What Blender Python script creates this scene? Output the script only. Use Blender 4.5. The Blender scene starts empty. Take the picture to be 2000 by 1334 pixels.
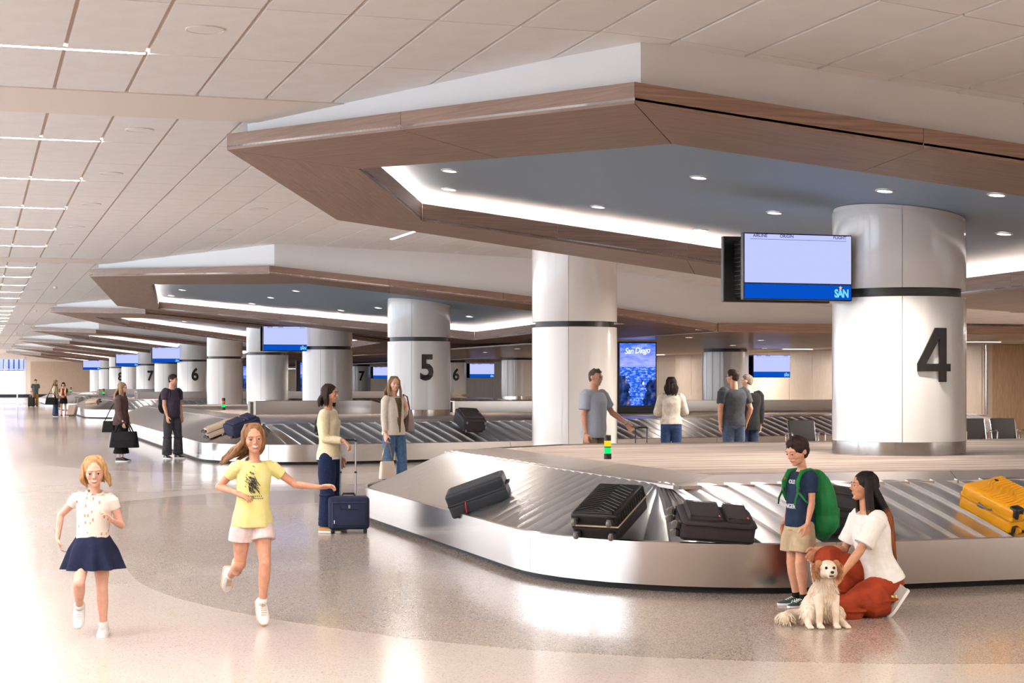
import bpy, bmesh, math, random
from math import sin, cos, pi, sqrt, atan2, radians
from mathutils import Vector, Matrix, Euler, noise
random.seed(7)
S = bpy.context.scene
COL = S.collection
EYE = 1.70
# ---------------------------------------------------------------- camera
cam_d = bpy.data.cameras.new('camera'); cam = bpy.data.objects.new('camera', cam_d); COL.objects.link(cam)
cam_d.sensor_width = 36; cam_d.lens = 59.4; cam_d.shift_y = 0.0385; cam_d.clip_end = 500
YAW = math.asin(0.3025)
cam.location = (0, 0, EYE); cam.rotation_euler = (pi/2, 0, -YAW)
S.camera = cam
S.view_settings.view_transform = 'Standard'; S.view_settings.look = 'None'
S.view_settings.gamma = 1.0; S.view_settings.use_curve_mapping = False
S.view_settings.exposure = 0.82
cy = S.cycles
cy.max_bounces = 9; cy.diffuse_bounces = 7; cy.glossy_bounces = 4; cy.transmission_bounces = 3; cy.transparent_max_bounces = 6
cy.caustics_reflective = False; cy.caustics_refractive = False; cy.sample_clamp_indirect = 2.5; cy.blur_glossy = 1.0
# ---------------------------------------------------------------- world: pale overcast daylight
W = bpy.data.worlds.new('sky'); S.world = W; W.use_nodes = True
wn = W.node_tree.nodes; wl = W.node_tree.links
bg = wn['Background']; bg.inputs[1].default_value = 4.6
tc = wn.new('ShaderNodeTexCoord'); sx = wn.new('ShaderNodeSeparateXYZ'); rp = wn.new('ShaderNodeValToRGB')
wl.new(tc.outputs['Generated'], sx.inputs[0]); wl.new(sx.outputs[2], rp.inputs[0]); wl.new(rp.outputs[0], bg.inputs[0])
rp.color_ramp.elements[0].position = 0.0; rp.color_ramp.elements[0].color = (0.50, 0.50, 0.52, 1)
rp.color_ramp.elements[1].position = 0.5; rp.color_ramp.elements[1].color = (0.66, 0.83, 1.0, 1)

def s2l(c):
    return tuple((x/255/12.92) if x/255 <= 0.04045 else ((x/255+0.055)/1.055)**2.4 for x in c)
def lamp(name, kind, loc, energy, color, size=1.0, rot=(0, 0, 0), sy=None, shape='DISK', label='', spread=None, group=None, spot=None):
    d = bpy.data.lights.new(name, kind); o = bpy.data.objects.new(name, d); COL.objects.link(o)
    d.energy = energy; d.color = color; o.location = loc; o.rotation_euler = rot
    if kind == 'AREA':
        d.shape = shape; d.size = size
        if sy: d.size_y = sy
        if spread: d.spread = spread
    if kind == 'SPOT': d.shadow_soft_size = size; d.spot_size = spot; d.spot_blend = .8
    return o
WARM = (1.0, 0.90, 0.80); NEUT = (1.0, 0.95, 0.91)

# downlight and wall lamps for the built fittings, plus added fill lamps without any
P_ = 22.6
DL = [(7.6, 20.3), (7.6, 17.2), (9.4, 16.3), (7.6, 15.4), (11.8, 20.3), (5.6, 20.5), (7.5, 48), (7.5, 44.9), (7.6, 41.6), (9.9, 43.3), (5.4, 47), (12.2, 42)]
for (x, y) in DL: lamp('downlight_or_fill_lamp', 'SPOT', (x, y, 3.2 if x > 9 else 3.6), 170, WARM, .08, spot=2.2)
for (x, y) in ((16.6, 38), (19.5, 40), (17.4, 44), (22.5, 39), (18.5, 48), (21.5, 46), (17, 53), (22, 55), (18, 60), (23, 64), (20, 17), (17, 20), (23, 20)):
    lamp('downlight_or_fill_lamp', 'SPOT', (x, y, 2.74), 130, WARM, .08, spot=2.2)
for k in (2, 3, 4, 5):
    for (dx, dy) in ((8, -3), (8, 2.5), (12, 0)): lamp('downlight_or_fill_lamp', 'SPOT', (dx, 18+P_*k+dy, 3.3 if dx < 10 else 3.0), 300, WARM, .08, spot=2.4)  # added fill spots brightening the far canopies, with no housings of their own
for (x, y) in ((0, 150), (8, 165), (0, 172), (0, 120), (16, 172)): lamp('fill_lamp', 'AREA', (x, y, 4.2), 500, NEUT, .8)  # unseen lamps added to brighten the far end wall
for y in (26, 38, 50, 62, 78): lamp('wall_light_lamp', 'AREA', (28.2, y, 2.85), 160, WARM, 2.4, sy=.08, shape='RECTANGLE')
for (x, y) in ((17, 28), (14.5, 26), (22, 28), (4, 3), (9, 4), (13, 6)): lamp('fill_lamp', 'AREA', (x, y, 2.7 if x > 15 else 4.0 if x < 10 else 3.4), 130 if x < 6 else 260, WARM, .6)  # unseen fill lamps added to lift the near hall and right side
# ---------------------------------------------------------------- materials
MATS = {}
def mat(name, col, rough=.5, metal=0., **k):
    if name in MATS: return MATS[name]
    m = bpy.data.materials.new(name); m.use_nodes = True; MATS[name] = m
    b = m.node_tree.nodes['Principled BSDF']
    b.inputs['Base Color'].default_value = (*s2l(col), 1); b.inputs['Roughness'].default_value = rough
    b.inputs['Metallic'].default_value = metal
    for kk, v in k.items():
        kk = kk.replace('_', ' ')
        if kk in b.inputs: b.inputs[kk].default_value = v
    return m
def nodes(m): return m.node_tree.nodes, m.node_tree.links, m.node_tree.nodes['Principled BSDF']
def noisy(m, c2, scale=8, stretch=(1, 1, 1), bump=0., detail=4, lo=.35, hi=.65, coord='Object', rough2=None, bscale=None):
    n, l, b = nodes(m)
    t = n.new('ShaderNodeTexCoord'); mp = n.new('ShaderNodeMapping'); mp.inputs['Scale'].default_value = stretch
    nz = n.new('ShaderNodeTexNoise'); nz.inputs['Scale'].default_value = scale; nz.inputs['Detail'].default_value = detail
    l.new(t.outputs[coord], mp.inputs[0]); l.new(mp.outputs[0], nz.inputs['Vector'])
    r = n.new('ShaderNodeValToRGB'); r.color_ramp.elements[0].position = lo; r.color_ramp.elements[1].position = hi
    r.color_ramp.elements[0].color = b.inputs['Base Color'].default_value[:]; r.color_ramp.elements[1].color = (*s2l(c2), 1)
    l.new(nz.outputs['Fac'], r.inputs[0]); l.new(r.outputs[0], b.inputs['Base Color'])
    if bump:
        bp = n.new('ShaderNodeBump'); bp.inputs['Strength'].default_value = bump; bp.inputs['Distance'].default_value = .01
        if bscale:
            nz2 = n.new('ShaderNodeTexNoise'); nz2.inputs['Scale'].default_value = bscale; l.new(mp.outputs[0], nz2.inputs['Vector']); l.new(nz2.outputs['Fac'], bp.inputs['Height'])
        else: l.new(nz.outputs['Fac'], bp.inputs['Height'])
        l.new(bp.outputs[0], b.inputs['Normal'])
    return m
def emis(name, col, strength):
    m = bpy.data.materials.new(name); m.use_nodes = True; MATS[name] = m
    n = m.node_tree.nodes; n.remove(n['Principled BSDF']); e = n.new('ShaderNodeEmission')
    e.inputs[0].default_value = (*s2l(col), 1); e.inputs[1].default_value = strength
    m.node_tree.links.new(e.outputs[0], n['Material Output'].inputs[0]); return m

M_tile = noisy(mat('ceiling_tile', (245, 242, 240), .9), (241, 237, 234), 3, detail=3)
M_grid = mat('ceiling_grid', (196, 176, 160), .8)
M_plaster = mat('plaster', (238, 237, 237), .85)
M_beige = mat('beige_plaster', (238, 228, 218), .8)
M_blue = mat('slate_blue_paint', (146, 166, 186), .55)
M_coveled = emis('cove_led', (255, 226, 206), 42)
M_strip = emis('linear_light', (255, 248, 244), 140)
M_dl = emis('downlight_lens', (255, 236, 220), 9)
M_trimw = mat('white_trim', (236, 232, 228), .4)
M_black = mat('black_plastic', (14, 14, 16), .38)
M_blackm = mat('black_metal', (24, 23, 24), .3, .3)
M_rubber = mat('black_rubber', (18, 17, 17), .6)
M_white = mat('white_lacquer', (240, 237, 234), .22, Coat_Weight=.8, Coat_Roughness=.07)
M_num = mat('number_black', (22, 16, 14), .4)
M_carpet = noisy(mat('striped_carpet', (170, 154, 145), .95), (112, 98, 91), 12, (.05, 1.5, 1), .3, 3, .42, .6)
M_carpetside = M_carpet

def steel(name, col, rough, aniso, n_scale=(3, 3, 90)):
    m = mat(name, col, rough, 1.0, Anisotropic=aniso)
    n, l, b = nodes(m)
    t = n.new('ShaderNodeTexCoord'); mp = n.new('ShaderNodeMapping'); mp.inputs['Scale'].default_value = n_scale
    nz = n.new('ShaderNodeTexNoise'); nz.inputs['Scale'].default_value = 2; nz.inputs['Detail'].default_value = 3
    l.new(t.outputs['Object'], mp.inputs[0]); l.new(mp.outputs[0], nz.inputs['Vector'])
    mr = n.new('ShaderNodeMapRange'); mr.inputs['To Min'].default_value = rough*.92; mr.inputs['To Max'].default_value = rough*1.1
    l.new(nz.outputs['Fac'], mr.inputs['Value']); l.new(mr.outputs[0], b.inputs['Roughness'])
    if aniso:
        tg = n.new('ShaderNodeTangent'); tg.direction_type = 'RADIAL'; tg.axis = 'Z'; l.new(tg.outputs[0], b.inputs['Tangent'])
    return m
M_steel = steel('brushed_steel', (208, 202, 198), .17, .6, (2, 2, 60))
M_ledge = steel('ledge_steel', (200, 190, 184), .3, .0, (3, 3, 60))
M_slat = steel('slat_steel', (228, 225, 223), .31, .0, (4, 4, 4))
M_base = steel('polished_steel', (222, 216, 212), .16, .3)
M_chrome = mat('chrome', (215, 215, 218), .15, 1.0)

def woodm(name, c1, c2, c3, rough, coat=0.):
    m = mat(name, c1, rough, 0, Coat_Weight=coat, Coat_Roughness=.12)
    n, l, b = nodes(m)
    t = n.new('ShaderNodeUVMap'); mp = n.new('ShaderNodeMapping'); mp.inputs['Scale'].default_value = (.8, 26, 1)
    nz = n.new('ShaderNodeTexNoise'); nz.inputs['Scale'].default_value = 1.6; nz.inputs['Detail'].default_value = 7; nz.inputs['Roughness'].default_value = .62; nz.inputs['Distortion'].default_value = .6
    l.new(t.outputs[0], mp.inputs[0]); l.new(mp.outputs[0], nz.inputs['Vector'])
    r = n.new('ShaderNodeValToRGB'); e = r.color_ramp.elements
    e[0].position = .3; e[0].color = (*s2l(c2), 1); e[1].position = .7; e[1].color = (*s2l(c3), 1)
    x = e.new(.5); x.color = (*s2l(c1), 1)
    l.new(nz.outputs['Fac'], r.inputs[0]); l.new(r.outputs[0], b.inputs['Base Color'])
    bp = n.new('ShaderNodeBump'); bp.inputs['Strength'].default_value = .12; bp.inputs['Distance'].default_value = .004
    l.new(nz.outputs['Fac'], bp.inputs['Height']); l.new(bp.outputs[0], b.inputs['Normal'])
    return m
M_wood = woodm('walnut_veneer', (126, 100, 85), (104, 80, 67), (146, 118, 101), .5)
M_woodg = woodm('glossy_walnut', (142, 106, 80), (112, 80, 58), (164, 126, 98), .3, .08)
M_panelwood = noisy(mat('pale_wood_panel', (204, 188, 170), .5), (190, 172, 152), 6, (8, 8, .5), 0, 5)
M_darkpanel = noisy(mat('tan_wood_panel', (190, 160, 128), .5), (168, 138, 108), 6, (8, 8, .5), 0, 5)

def floor_mat(name, c1, c2, dens, chip, rough):
    m = mat(name, c1, rough, 0, Coat_Weight=.25, Coat_Roughness=.05, IOR=1.45)
    n, l, b = nodes(m)
    t = n.new('ShaderNodeTexCoord')
    v = n.new('ShaderNodeTexVoronoi'); v.inputs['Scale'].default_value = 140; l.new(t.outputs['Object'], v.inputs['Vector'])
    sp = n.new('ShaderNodeSeparateColor'); l.new(v.outputs['Color'], sp.inputs[0])
    r = n.new('ShaderNodeValToRGB'); r.color_ramp.interpolation = 'CONSTANT'
    e = r.color_ramp.elements; e[0].position = 0; e[0].color = (*s2l(c1), 1); e[1].position = dens; e[1].color = (*s2l(c2), 1)
    x = e.new(dens+(1-dens)*.55); x.color = (*s2l(chip), 1)
    l.new(sp.outputs[0], r.inputs[0])
    nz = n.new('ShaderNodeTexNoise'); nz.inputs['Scale'].default_value = .5; nz.inputs['Detail'].default_value = 2; l.new(t.outputs['Object'], nz.inputs['Vector'])
    mx = n.new('ShaderNodeMixRGB'); mx.blend_type = 'MULTIPLY'; mx.inputs[0].default_value = .12
    l.new(r.outputs[0], mx.inputs[1]); l.new(nz.outputs['Color'], mx.inputs[2]); l.new(mx.outputs[0], b.inputs['Base Color'])
    nz2 = n.new('ShaderNodeTexNoise'); nz2.inputs['Scale'].default_value = .9; nz2.inputs['Detail'].default_value = 2.5; l.new(t.outputs['Object'], nz2.inputs['Vector'])
    bp = n.new('ShaderNodeBump'); bp.inputs['Strength'].default_value = .32; bp.inputs['Distance'].default_value = .006
    l.new(nz2.outputs['Fac'], bp.inputs['Height']); l.new(bp.outputs[0], b.inputs['Coat Normal']); l.new(bp.outputs[0], b.inputs['Normal'])
    return m
M_floor = floor_mat('cream_terrazzo', (220, 207, 197), (208, 194, 183), .8, (188, 170, 156), .16)
M_floor2 = floor_mat('speckled_terrazzo', (206, 192, 180), (184, 169, 156), .45, (146, 128, 114), .18)
M_joint = mat('terrazzo_joint', (170, 150, 132), .4)

def glassm():
    m = bpy.data.materials.new('window_glass'); m.use_nodes = True
    n = m.node_tree.nodes; l = m.node_tree.links; n.remove(n['Principled BSDF'])
    a = n.new('ShaderNodeBsdfTransparent'); g = n.new('ShaderNodeBsdfGlossy'); g.inputs['Roughness'].default_value = .02
    mx = n.new('ShaderNodeMixShader'); mx.inputs[0].default_value = .08
    l.new(a.outputs[0], mx.inputs[1]); l.new(g.outputs[0], mx.inputs[2]); l.new(mx.outputs[0], n['Material Output'].inputs[0]); return m
M_glass = glassm()

# ---------------------------------------------------------------- object helpers
def tag(o, label=None, cat=None, group=None, kind=None):
    if label: o['label'] = label
    if cat: o['category'] = cat
    if group: o['group'] = group
    if kind: o['kind'] = kind
    return o
def empty(name, loc=(0, 0, 0), rz=0, label=None, cat=None, group=None, parent=None):
    o = bpy.data.objects.new(name, None); COL.objects.link(o); o.location = loc; o.rotation_euler = (0, 0, rz)
    o.empty_display_size = .1
    if parent: o.parent = parent
    return tag(o, label, cat, group)
def link(name, me, parent=None, loc=None, rot=None):
    o = bpy.data.objects.new(name, me); COL.objects.link(o)
    if parent is not None: o.parent = parent
    if loc is not None: o.location = loc
    if rot is not None: o.rotation_euler = rot
    return o
def copy_tree(o, parent=None):
    c = o.copy(); COL.objects.link(c); c.parent = parent
    for ch in o.children: copy_tree(ch, c)
    return c
class MB:
    def __init__(s): s.v = []; s.f = []; s.uv = []
    def add(s, vs, fs):
        n = len(s.v); s.v += [tuple(v) for v in vs]; s.f += [tuple(i+n for i in f) for f in fs]; return s
    def box(s, c, d, R=None):
        hx, hy, hz = d[0]/2, d[1]/2, d[2]/2; c = Vector(c)
        vs = [Vector((x, y, z)) for z in (-hz, hz) for y in (-hy, hy) for x in (-hx, hx)]
        if R is not None: vs = [R @ v for v in vs]
        return s.add([v+c for v in vs], [(0, 2, 3, 1), (4, 5, 7, 6), (0, 1, 5, 4), (2, 6, 7, 3), (0, 4, 6, 2), (1, 3, 7, 5)])
    def hexa(s, lo, hi):   # two quads (same order, ccw from above)
        return s.add(list(lo)+list(hi), [(3, 2, 1, 0), (4, 5, 6, 7), (0, 1, 5, 4), (1, 2, 6, 5), (2, 3, 7, 6), (3, 0, 4, 7)])
    def rbox(s, c, d, r=.02, seg=3, R=None):
        # rounded box via superellipse-ish subdivided cube
        c = Vector(c); hx, hy, hz = d[0]/2, d[1]/2, d[2]/2; r = min(r, hx, hy, hz)
        ts = lambda h: [-h]+[-h+r*(1-cos(pi/2*k/seg)) for k in range(1, seg)]+[-h+r, h-r]+[h-r*(1-cos(pi/2*k/seg)) for k in range(seg-1, 0, -1)]+[h]
        X, Y, Z = ts(hx), ts(hy), ts(hz)
        def fix(p):
            q = Vector((max(-hx+r, min(hx-r, p.x)), max(-hy+r, min(hy-r, p.y)), max(-hz+r, min(hz-r, p.z))))
            dv = p-q
            if dv.length > 1e-9: p = q+dv.normalized()*r
            return (R @ p if R is not None else p)+c
        def face(A, B, fn, flip):
            vs = [fix(fn(a, b)) for b in B for a in A]; na = len(A); fs = []
            for j in range(len(B)-1):
                for i in range(na-1):
                    q = (j*na+i, j*na+i+1, (j+1)*na+i+1, (j+1)*na+i)
                    fs.append(q[::-1] if flip else q)
            s.add(vs, fs)
        face(X, Y, lambda a, b: Vector((a, b, hz)), False); face(X, Y, lambda a, b: Vector((a, b, -hz)), True)
        face(X, Z, lambda a, b: Vector((a, -hy, b)), False); face(X, Z, lambda a, b: Vector((a, hy, b)), True)
        face(Y, Z, lambda a, b: Vector((hx, a, b)), False); face(Y, Z, lambda a, b: Vector((-hx, a, b)), True)
        return s
    def tube(s, pts, rad, seg=10, cap=True, closed=False, flat=1.0, up=None):
        pts = [Vector(p) for p in pts]; n = len(pts)
        if not hasattr(rad, '__len__'): rad = [rad]*n
        base = len(s.v); prev = None
        for i, p in enumerate(pts):
            if closed: d = pts[(i+1) % n]-pts[i-1]
            else: d = pts[min(i+1, n-1)]-pts[max(i-1, 0)]
            d.normalize()
            if prev is None:
                a = Vector(up) if up is not None else (Vector((0, 0, 1)) if abs(d.z) < .9 else Vector((1, 0, 0)))
                u = d.cross(a).normalized()
            else: u = (prev-d*prev.dot(d)).normalized()
            prev = u; w = d.cross(u)
            for k in range(seg):
                t = 2*pi*k/seg; s.v.append(tuple(p+u*(cos(t)*rad[i])+w*(sin(t)*rad[i]*flat)))
        m = n if closed else n-1
        for i in range(m):
            for k in range(seg):
                a = base+i*seg+k; b = base+i*seg+(k+1) % seg; j = (i+1) % n
                s.f.append((a, b, base+j*seg+(k+1) % seg, base+j*seg+k))
        if cap and not closed:
            s.f.append(tuple(base+k for k in range(seg))[::-1]); s.f.append(tuple(base+(n-1)*seg+k for k in range(seg)))
        return s
    def lathe(s, prof, seg=24, c=(0, 0, 0), R=None, a0=0, a1=2*pi, cap=True):
        full = abs(a1-a0-2*pi) < 1e-6; ns = seg if full else seg+1; base = len(s.v); c = Vector(c)
        for (r, z) in prof:
            for k in range(ns):
                t = a0+(a1-a0)*k/seg; v = Vector((r*cos(t), r*sin(t), z))
                if R is not None: v = R @ v
                s.v.append(tuple(v+c))
        for i in range(len(prof)-1):
            for k in range(seg):
                k2 = (k+1) % ns
                s.f.append((base+i*ns+k, base+i*ns+k2, base+(i+1)*ns+k2, base+(i+1)*ns+k))
        if cap and full:
            s.f.append(tuple(base+k for k in range(ns))[::-1]); s.f.append(tuple(base+(len(prof)-1)*ns+k for k in range(ns)))
        return s
    def ell(s, c, r, R=None, seg=16, rings=10):
        base = len(s.v); c = Vector(c); vs = []
        for j in range(1, rings):
            ph = pi*j/rings
            for k in range(seg):
                t = 2*pi*k/seg; vs.append(Vector((r[0]*sin(ph)*cos(t), r[1]*sin(ph)*sin(t), r[2]*cos(ph))))
        vs += [Vector((0, 0, r[2])), Vector((0, 0, -r[2]))]
        if R is not None: vs = [R @ v for v in vs]
        fs = []
        for j in range(rings-2):
            for k in range(seg):
                fs.append((j*seg+k, (j+1)*seg+k, (j+1)*seg+(k+1) % seg, j*seg+(k+1) % seg))
        t, b = (rings-1)*seg, (rings-1)*seg+1
        for k in range(seg):
            fs.append((t, k, (k+1) % seg)); fs.append((b, (rings-2)*seg+(k+1) % seg, (rings-2)*seg+k))
        return s.add([v+c for v in vs], fs)
    def loft(s, rings, cap=True):
        m = len(rings[0]); base = len(s.v)
        for r in rings: s.v += [tuple(v) for v in r]
        for i in range(len(rings)-1):
            for k in range(m):
                s.f.append((base+i*m+k, base+i*m+(k+1) % m, base+(i+1)*m+(k+1) % m, base+(i+1)*m+k))
        if cap:
            s.f.append(tuple(base+k for k in range(m))[::-1]); s.f.append(tuple(base+(len(rings)-1)*m+k for k in range(m)))
        return s
    def mesh(s, name, m, smooth=False, fixn=True):
        me = bpy.data.meshes.new(name); me.from_pydata(s.v, [], s.f); me.materials.append(m)
        if fixn:
            b = bmesh.new(); b.from_mesh(me); bmesh.ops.recalc_face_normals(b, faces=b.faces); b.to_mesh(me); b.free()
        if smooth:
            me.polygons.foreach_set('use_smooth', [True]*len(me.polygons))
            if smooth != True: me.set_sharp_from_angle(angle=radians(smooth))
        me.update(); return me
    def build(s, name, m, parent=None, smooth=False, **k):
        return link(name, s.mesh(name, m, smooth), parent, **k)
def uvs(me, pu, pv, off=(0, 0)):
    """planar uv along world directions pu, pv"""
    uv = me.uv_layers.new(name='UVMap'); pu = Vector(pu); pv = Vector(pv)
    for lp in me.loops:
        co = me.vertices[lp.vertex_index].co; uv.data[lp.index].uv = (co.dot(pu)+off[0], co.dot(pv)+off[1])
def interp(x, X, Z):
    if x <= X[0]: return Z[0]
    for i in range(len(X)-1):
        if x <= X[i+1]: return Z[i]+(Z[i+1]-Z[i])*(x-X[i])/(X[i+1]-X[i])
    return Z[-1]
TXT = {}
def text_mesh(s, size, m, depth=.0, off=0., name='lettering', xs=1.0, align='CENTER', sp=1.0):
    cu = bpy.data.curves.new('t', 'FONT'); cu.body = s; cu.size = size; cu.extrude = depth; cu.offset = off
    cu.align_x = align; cu.align_y = 'CENTER'; cu.space_character = sp; cu.resolution_u = 3
    o = bpy.data.objects.new('t', cu); COL.objects.link(o)
    dg = bpy.context.evaluated_depsgraph_get(); me = bpy.data.meshes.new_from_object(o.evaluated_get(dg))
    me.name = name; bpy.data.objects.remove(o); bpy.data.curves.remove(cu)
    me.materials.clear(); me.materials.append(m)
    for v in me.vertices: v.co.x *= xs
    return me
# texts are made while the scene is still small
M_logo = emis('logo_cyan', (120, 214, 250), .62)
M_screen = emis('screen_lavender', (176, 184, 246), .72)
M_screenb = emis('screen_band_blue', (6, 78, 190), .62)
M_ink = mat('screen_ink', (30, 34, 70), .5)
M_gold = emis('logo_gold', (236, 170, 60), 1.0)
M_poster = None
T_num = {c: text_mesh(c, .84, M_num, .012, .026, 'number', .86) for c in '45678'}
def four():
    vs, fs = [], []
    def poly(P2):
        n = len(P2); b = len(vs); vs.extend([(x, z, -.006) for x, z in P2]+[(x, z, .018) for x, z in P2])
        fs.append(tuple(b+i for i in range(n))[::-1]); fs.append(tuple(b+n+i for i in range(n))); fs.extend([(b+i, b+(i+1) % n, b+n+(i+1) % n, b+n+i) for i in range(n)])
    for i in range(6):
        a, c = i/6, (i+1)/6; lo = lambda t: (-.11+.163*t, -.10+.29*t); up = lambda t: (-.21+.21*t, -.10+.407*t)
        poly([lo(a), lo(c), up(c), up(a)])
    poly([(.0, .307), (.053, .19), (.053, .307)]); poly([(.053, -.307), (.148, -.307), (.148, .307), (.053, .307)])
    for i in range(8): x0 = -.21+.418*i/8; poly([(x0, -.186), (x0+.418/8, -.186), (x0+.418/8, -.10), (x0, -.10)])
    me = bpy.data.meshes.new('number'); me.from_pydata(vs, [], fs); me.materials.append(M_num); me.update(); return me
T_num['4'] = four()
T_air = text_mesh('AIRLINE', .05, M_ink, .0008, .0006); T_ori = text_mesh('ORIGIN', .05, M_ink, .0008, .0006); T_fli = text_mesh('FLIGHT', .05, M_ink, .0008, .0006)
T_san = text_mesh('SAN', .125, M_logo, .0008, .005, xs=.82, sp=.88)
M_wink = emis('poster_lettering', (226, 232, 255), .75)
T_sd = text_mesh('San Diego', .215, M_wink, .001, .0035, xs=.9, sp=.9)
for v in T_sd.vertices: v.co.x += v.co.y*.22; v.co.y += v.co.x*.05
T_sd2 = text_mesh('Welcome to', .045, M_wink, .001, .0, xs=1)
# ================================================================ SETTING
CZ = 4.435; P = 22.6
XP = [2.55, 5.2, 9.1, 11.1, 13, 15.3, 40]; ZP = [4.32, 4.03, 3.665, 3.46, 3.25, 2.94, 2.94]
def drop(X, Y, yf):
    a = max(0, min(X-4.7, 8.5)); a *= max(0, min(1, (15.3-X)/2.1))
    return .0026*a*max(0, Y-yf)
def zt(X, Y, yf): return interp(X, XP, ZP)-drop(X, Y, yf)
def zc(X, Y):
    a = interp(X, [5, 21, 22], [CZ, 2.95, 2.95]); b = interp(X, [6, 11, 13.1, 18.2, 21, 22], [CZ, 4.28, 4.05, 3.33, 3.0, 3.0])
    return a if Y < 17.1 else b
floor = MB().box((11, 80, -.05), (50, 250, .1)).build('floor', M_floor); tag(floor, kind='structure')

def rounded(poly, r, n=8):
    """round the corners of a polygon; r may be a list"""
    out = []; N = len(poly)
    for i in range(N):
        p = Vector(poly[i]); a = Vector(poly[i-1]); b = Vector(poly[(i+1) % N]); rr = r[i] if hasattr(r, '__len__') else r
        if rr <= 0: out.append(p); continue
        u = (a-p).normalized(); w = (b-p).normalized(); ang = u.angle(w); d = rr/math.tan(ang/2)
        d = min(d, (a-p).length*.49, (b-p).length*.49); rr = d*math.tan(ang/2)
        s, e = p+u*d, p+w*d; c = p+(u+w).normalized()*(rr/sin(ang/2)); v0 = s-c; v1 = e-c; tot = v0.angle(v1)
        sg = 1 if v0.cross(v1) > 0 else -1 if not isinstance(v0.cross(v1), Vector) else 1
        for k in range(n+1):
            t = tot*k/n*sg; out.append(c+Vector((v0.x*cos(t)-v0.y*sin(t), v0.x*sin(t)+v0.y*cos(t))))
    return out
# darker speckled terrazzo inlaid around each reclaim unit
def inlay(name, x0, y0, y1, cut):
    pts = rounded([(x0, y0+cut), (x0+cut*.45, y0+cut*.28), (x0+cut*1.1, y0), (29, y0), (29, y1), (x0+cut*.5, y1), (x0, y1-cut*.5)], [7, 7, 7, 0, 0, 2.5, 2.5])
    mb = MB(); n = len(pts)
    mb.add([(p.x, p.y, 0) for p in pts]+[(p.x, p.y, .0015) for p in pts], [tuple(range(n, 2*n))]+[(i, (i+1) % n, n+(i+1) % n, n+i) for i in range(n)])
    o = mb.build(name, M_floor2); tag(o, kind='structure'); return o
inlay('floor_inlay', 1.3, 8.5, 26.0, 4.6)
for i, (a, b) in enumerate([(30.6, 66), (74.8, 92), (97.4, 115), (120, 137)]): inlay('floor_inlay', 1.3, a, b, 4.0)
for yy in (6.9, 26.9, 28.9, 71.5):
    j = MB().box((10, yy, .0004), (38, .008, .0012)).build('floor_joint', M_joint); tag(j, kind='structure')

# ---- ceiling with its tiles
ceil = MB()
for (xa, xb) in ((-9.2, 5), (5, 21), (21, 32)):
    za, zb = zc(xa, 0)+.03, zc(xb, 0)+.03
    ceil.hexa([(xa, -20, za), (xb, -20, zb), (xb, 17.1, zb), (xa, 17.1, za)], [(xa, -20, za+.1), (xb, -20, zb+.1), (xb, 17.1, zb+.1), (xa, 17.1, za+.1)])
for (xa, xb) in ((-9.2, 6), (6, 11), (11, 13.1), (13.1, 18.2), (18.2, 21), (21, 32)):
    za, zb = zc(xa, 50)+.03, zc(xb, 50)+.03
    ceil.hexa([(xa, 17.1, za), (xb, 17.1, zb), (xb, 186, zb), (xa, 186, za)], [(xa, 17.1, za+.1), (xb, 17.1, zb+.1), (xb, 186, zb+.1), (xa, 186, za+.1)])
ceiling = ceil.build('ceiling', M_grid); tag(ceiling, kind='structure')
rows = []   # (y0,y1)
y = 16.36
while y > -8: rows.append((y-1.98, y)); y -= 1.98
for k in range(8):
    s0 = 17.84+k*P; e0 = 16.36+(k+1)*P; y = s0
    while y < e0-.3:
        rows.append((y, min(y+1.98, e0))); y += 1.98
CANOPY_BOX = [(12.9, 22.4), (34.4, 46), (58, 67), (80, 89), (102.5, 112), (125, 134), (148, 157)]
tiles = []
for (ya, yb) in rows:
    ym = (ya+yb)/2
    for c in range(-16, 34):
        xa = 1.36+.66*c
        if xa > 23.5 or xa < -9.1: continue
        if xa > 5.9 and any(a < ya and yb < b for a, b in CANOPY_BOX): continue
        if ym > 55 and xa > 7: continue
        if ym > 36 and xa > 12: continue
        tiles.append((xa+.018, xa+.642, ya+.010, yb-.010))
def inview(t):
    x, y = (t[0]+t[1])/2, (t[2]+t[3])/2; f = .3025*x+.9532*y; r = .9532*x-.3025*y
    return f > 2 and abs(r/f) < .32 and (zc(x, y)-1.7)/f < .24
tiles.sort(key=lambda t: (0 if inview(t) else 1, t[2]))
flat = {}
stuff = MB()
for i, (xa, xb, ya, yb) in enumerate(tiles):
    za, zb = zc(xa, (ya+yb)/2), zc(xb, (ya+yb)/2)
    if i < 300 and inview((xa, xb, ya, yb)):
        key = round(yb-ya, 3)
        if abs(za-CZ) < 1e-6 and abs(zb-CZ) < 1e-6:
            if key not in flat: flat[key] = MB().box((0, 0, .0175), (xb-xa, yb-ya, .035)).mesh('ceiling_tile', M_tile)
            link('ceiling_tile', flat[key], ceiling, ((xa+xb)/2, (ya+yb)/2, CZ))
        else:
            MB().hexa([(xa, ya, za), (xb, ya, zb), (xb, yb, zb), (xa, yb, za)], [(xa, ya, za+.035), (xb, ya, zb+.035), (xb, yb, zb+.035), (xa, yb, za+.035)]).build('ceiling_tile', M_tile, ceiling)
    else:
        stuff.hexa([(xa, ya, za), (xb, ya, zb), (xb, yb, zb), (xa, yb, za)], [(xa, ya, za+.035), (xb, ya, zb+.035), (xb, yb, zb+.035), (xa, yb, za+.035)])
o = stuff.build('ceiling_tile', M_tile, ceiling); o['kind'] = 'stuff'
for k in range(8):   # smooth bulkhead strips between tile fields
    y0 = 16.37+k*P; xe = 5.4
    o = MB().box(((xe-9.1)/2, y0+.73, CZ+.012), (xe+9.1, 1.46, .04)).build('ceiling_band', M_beige, ceiling)

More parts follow.
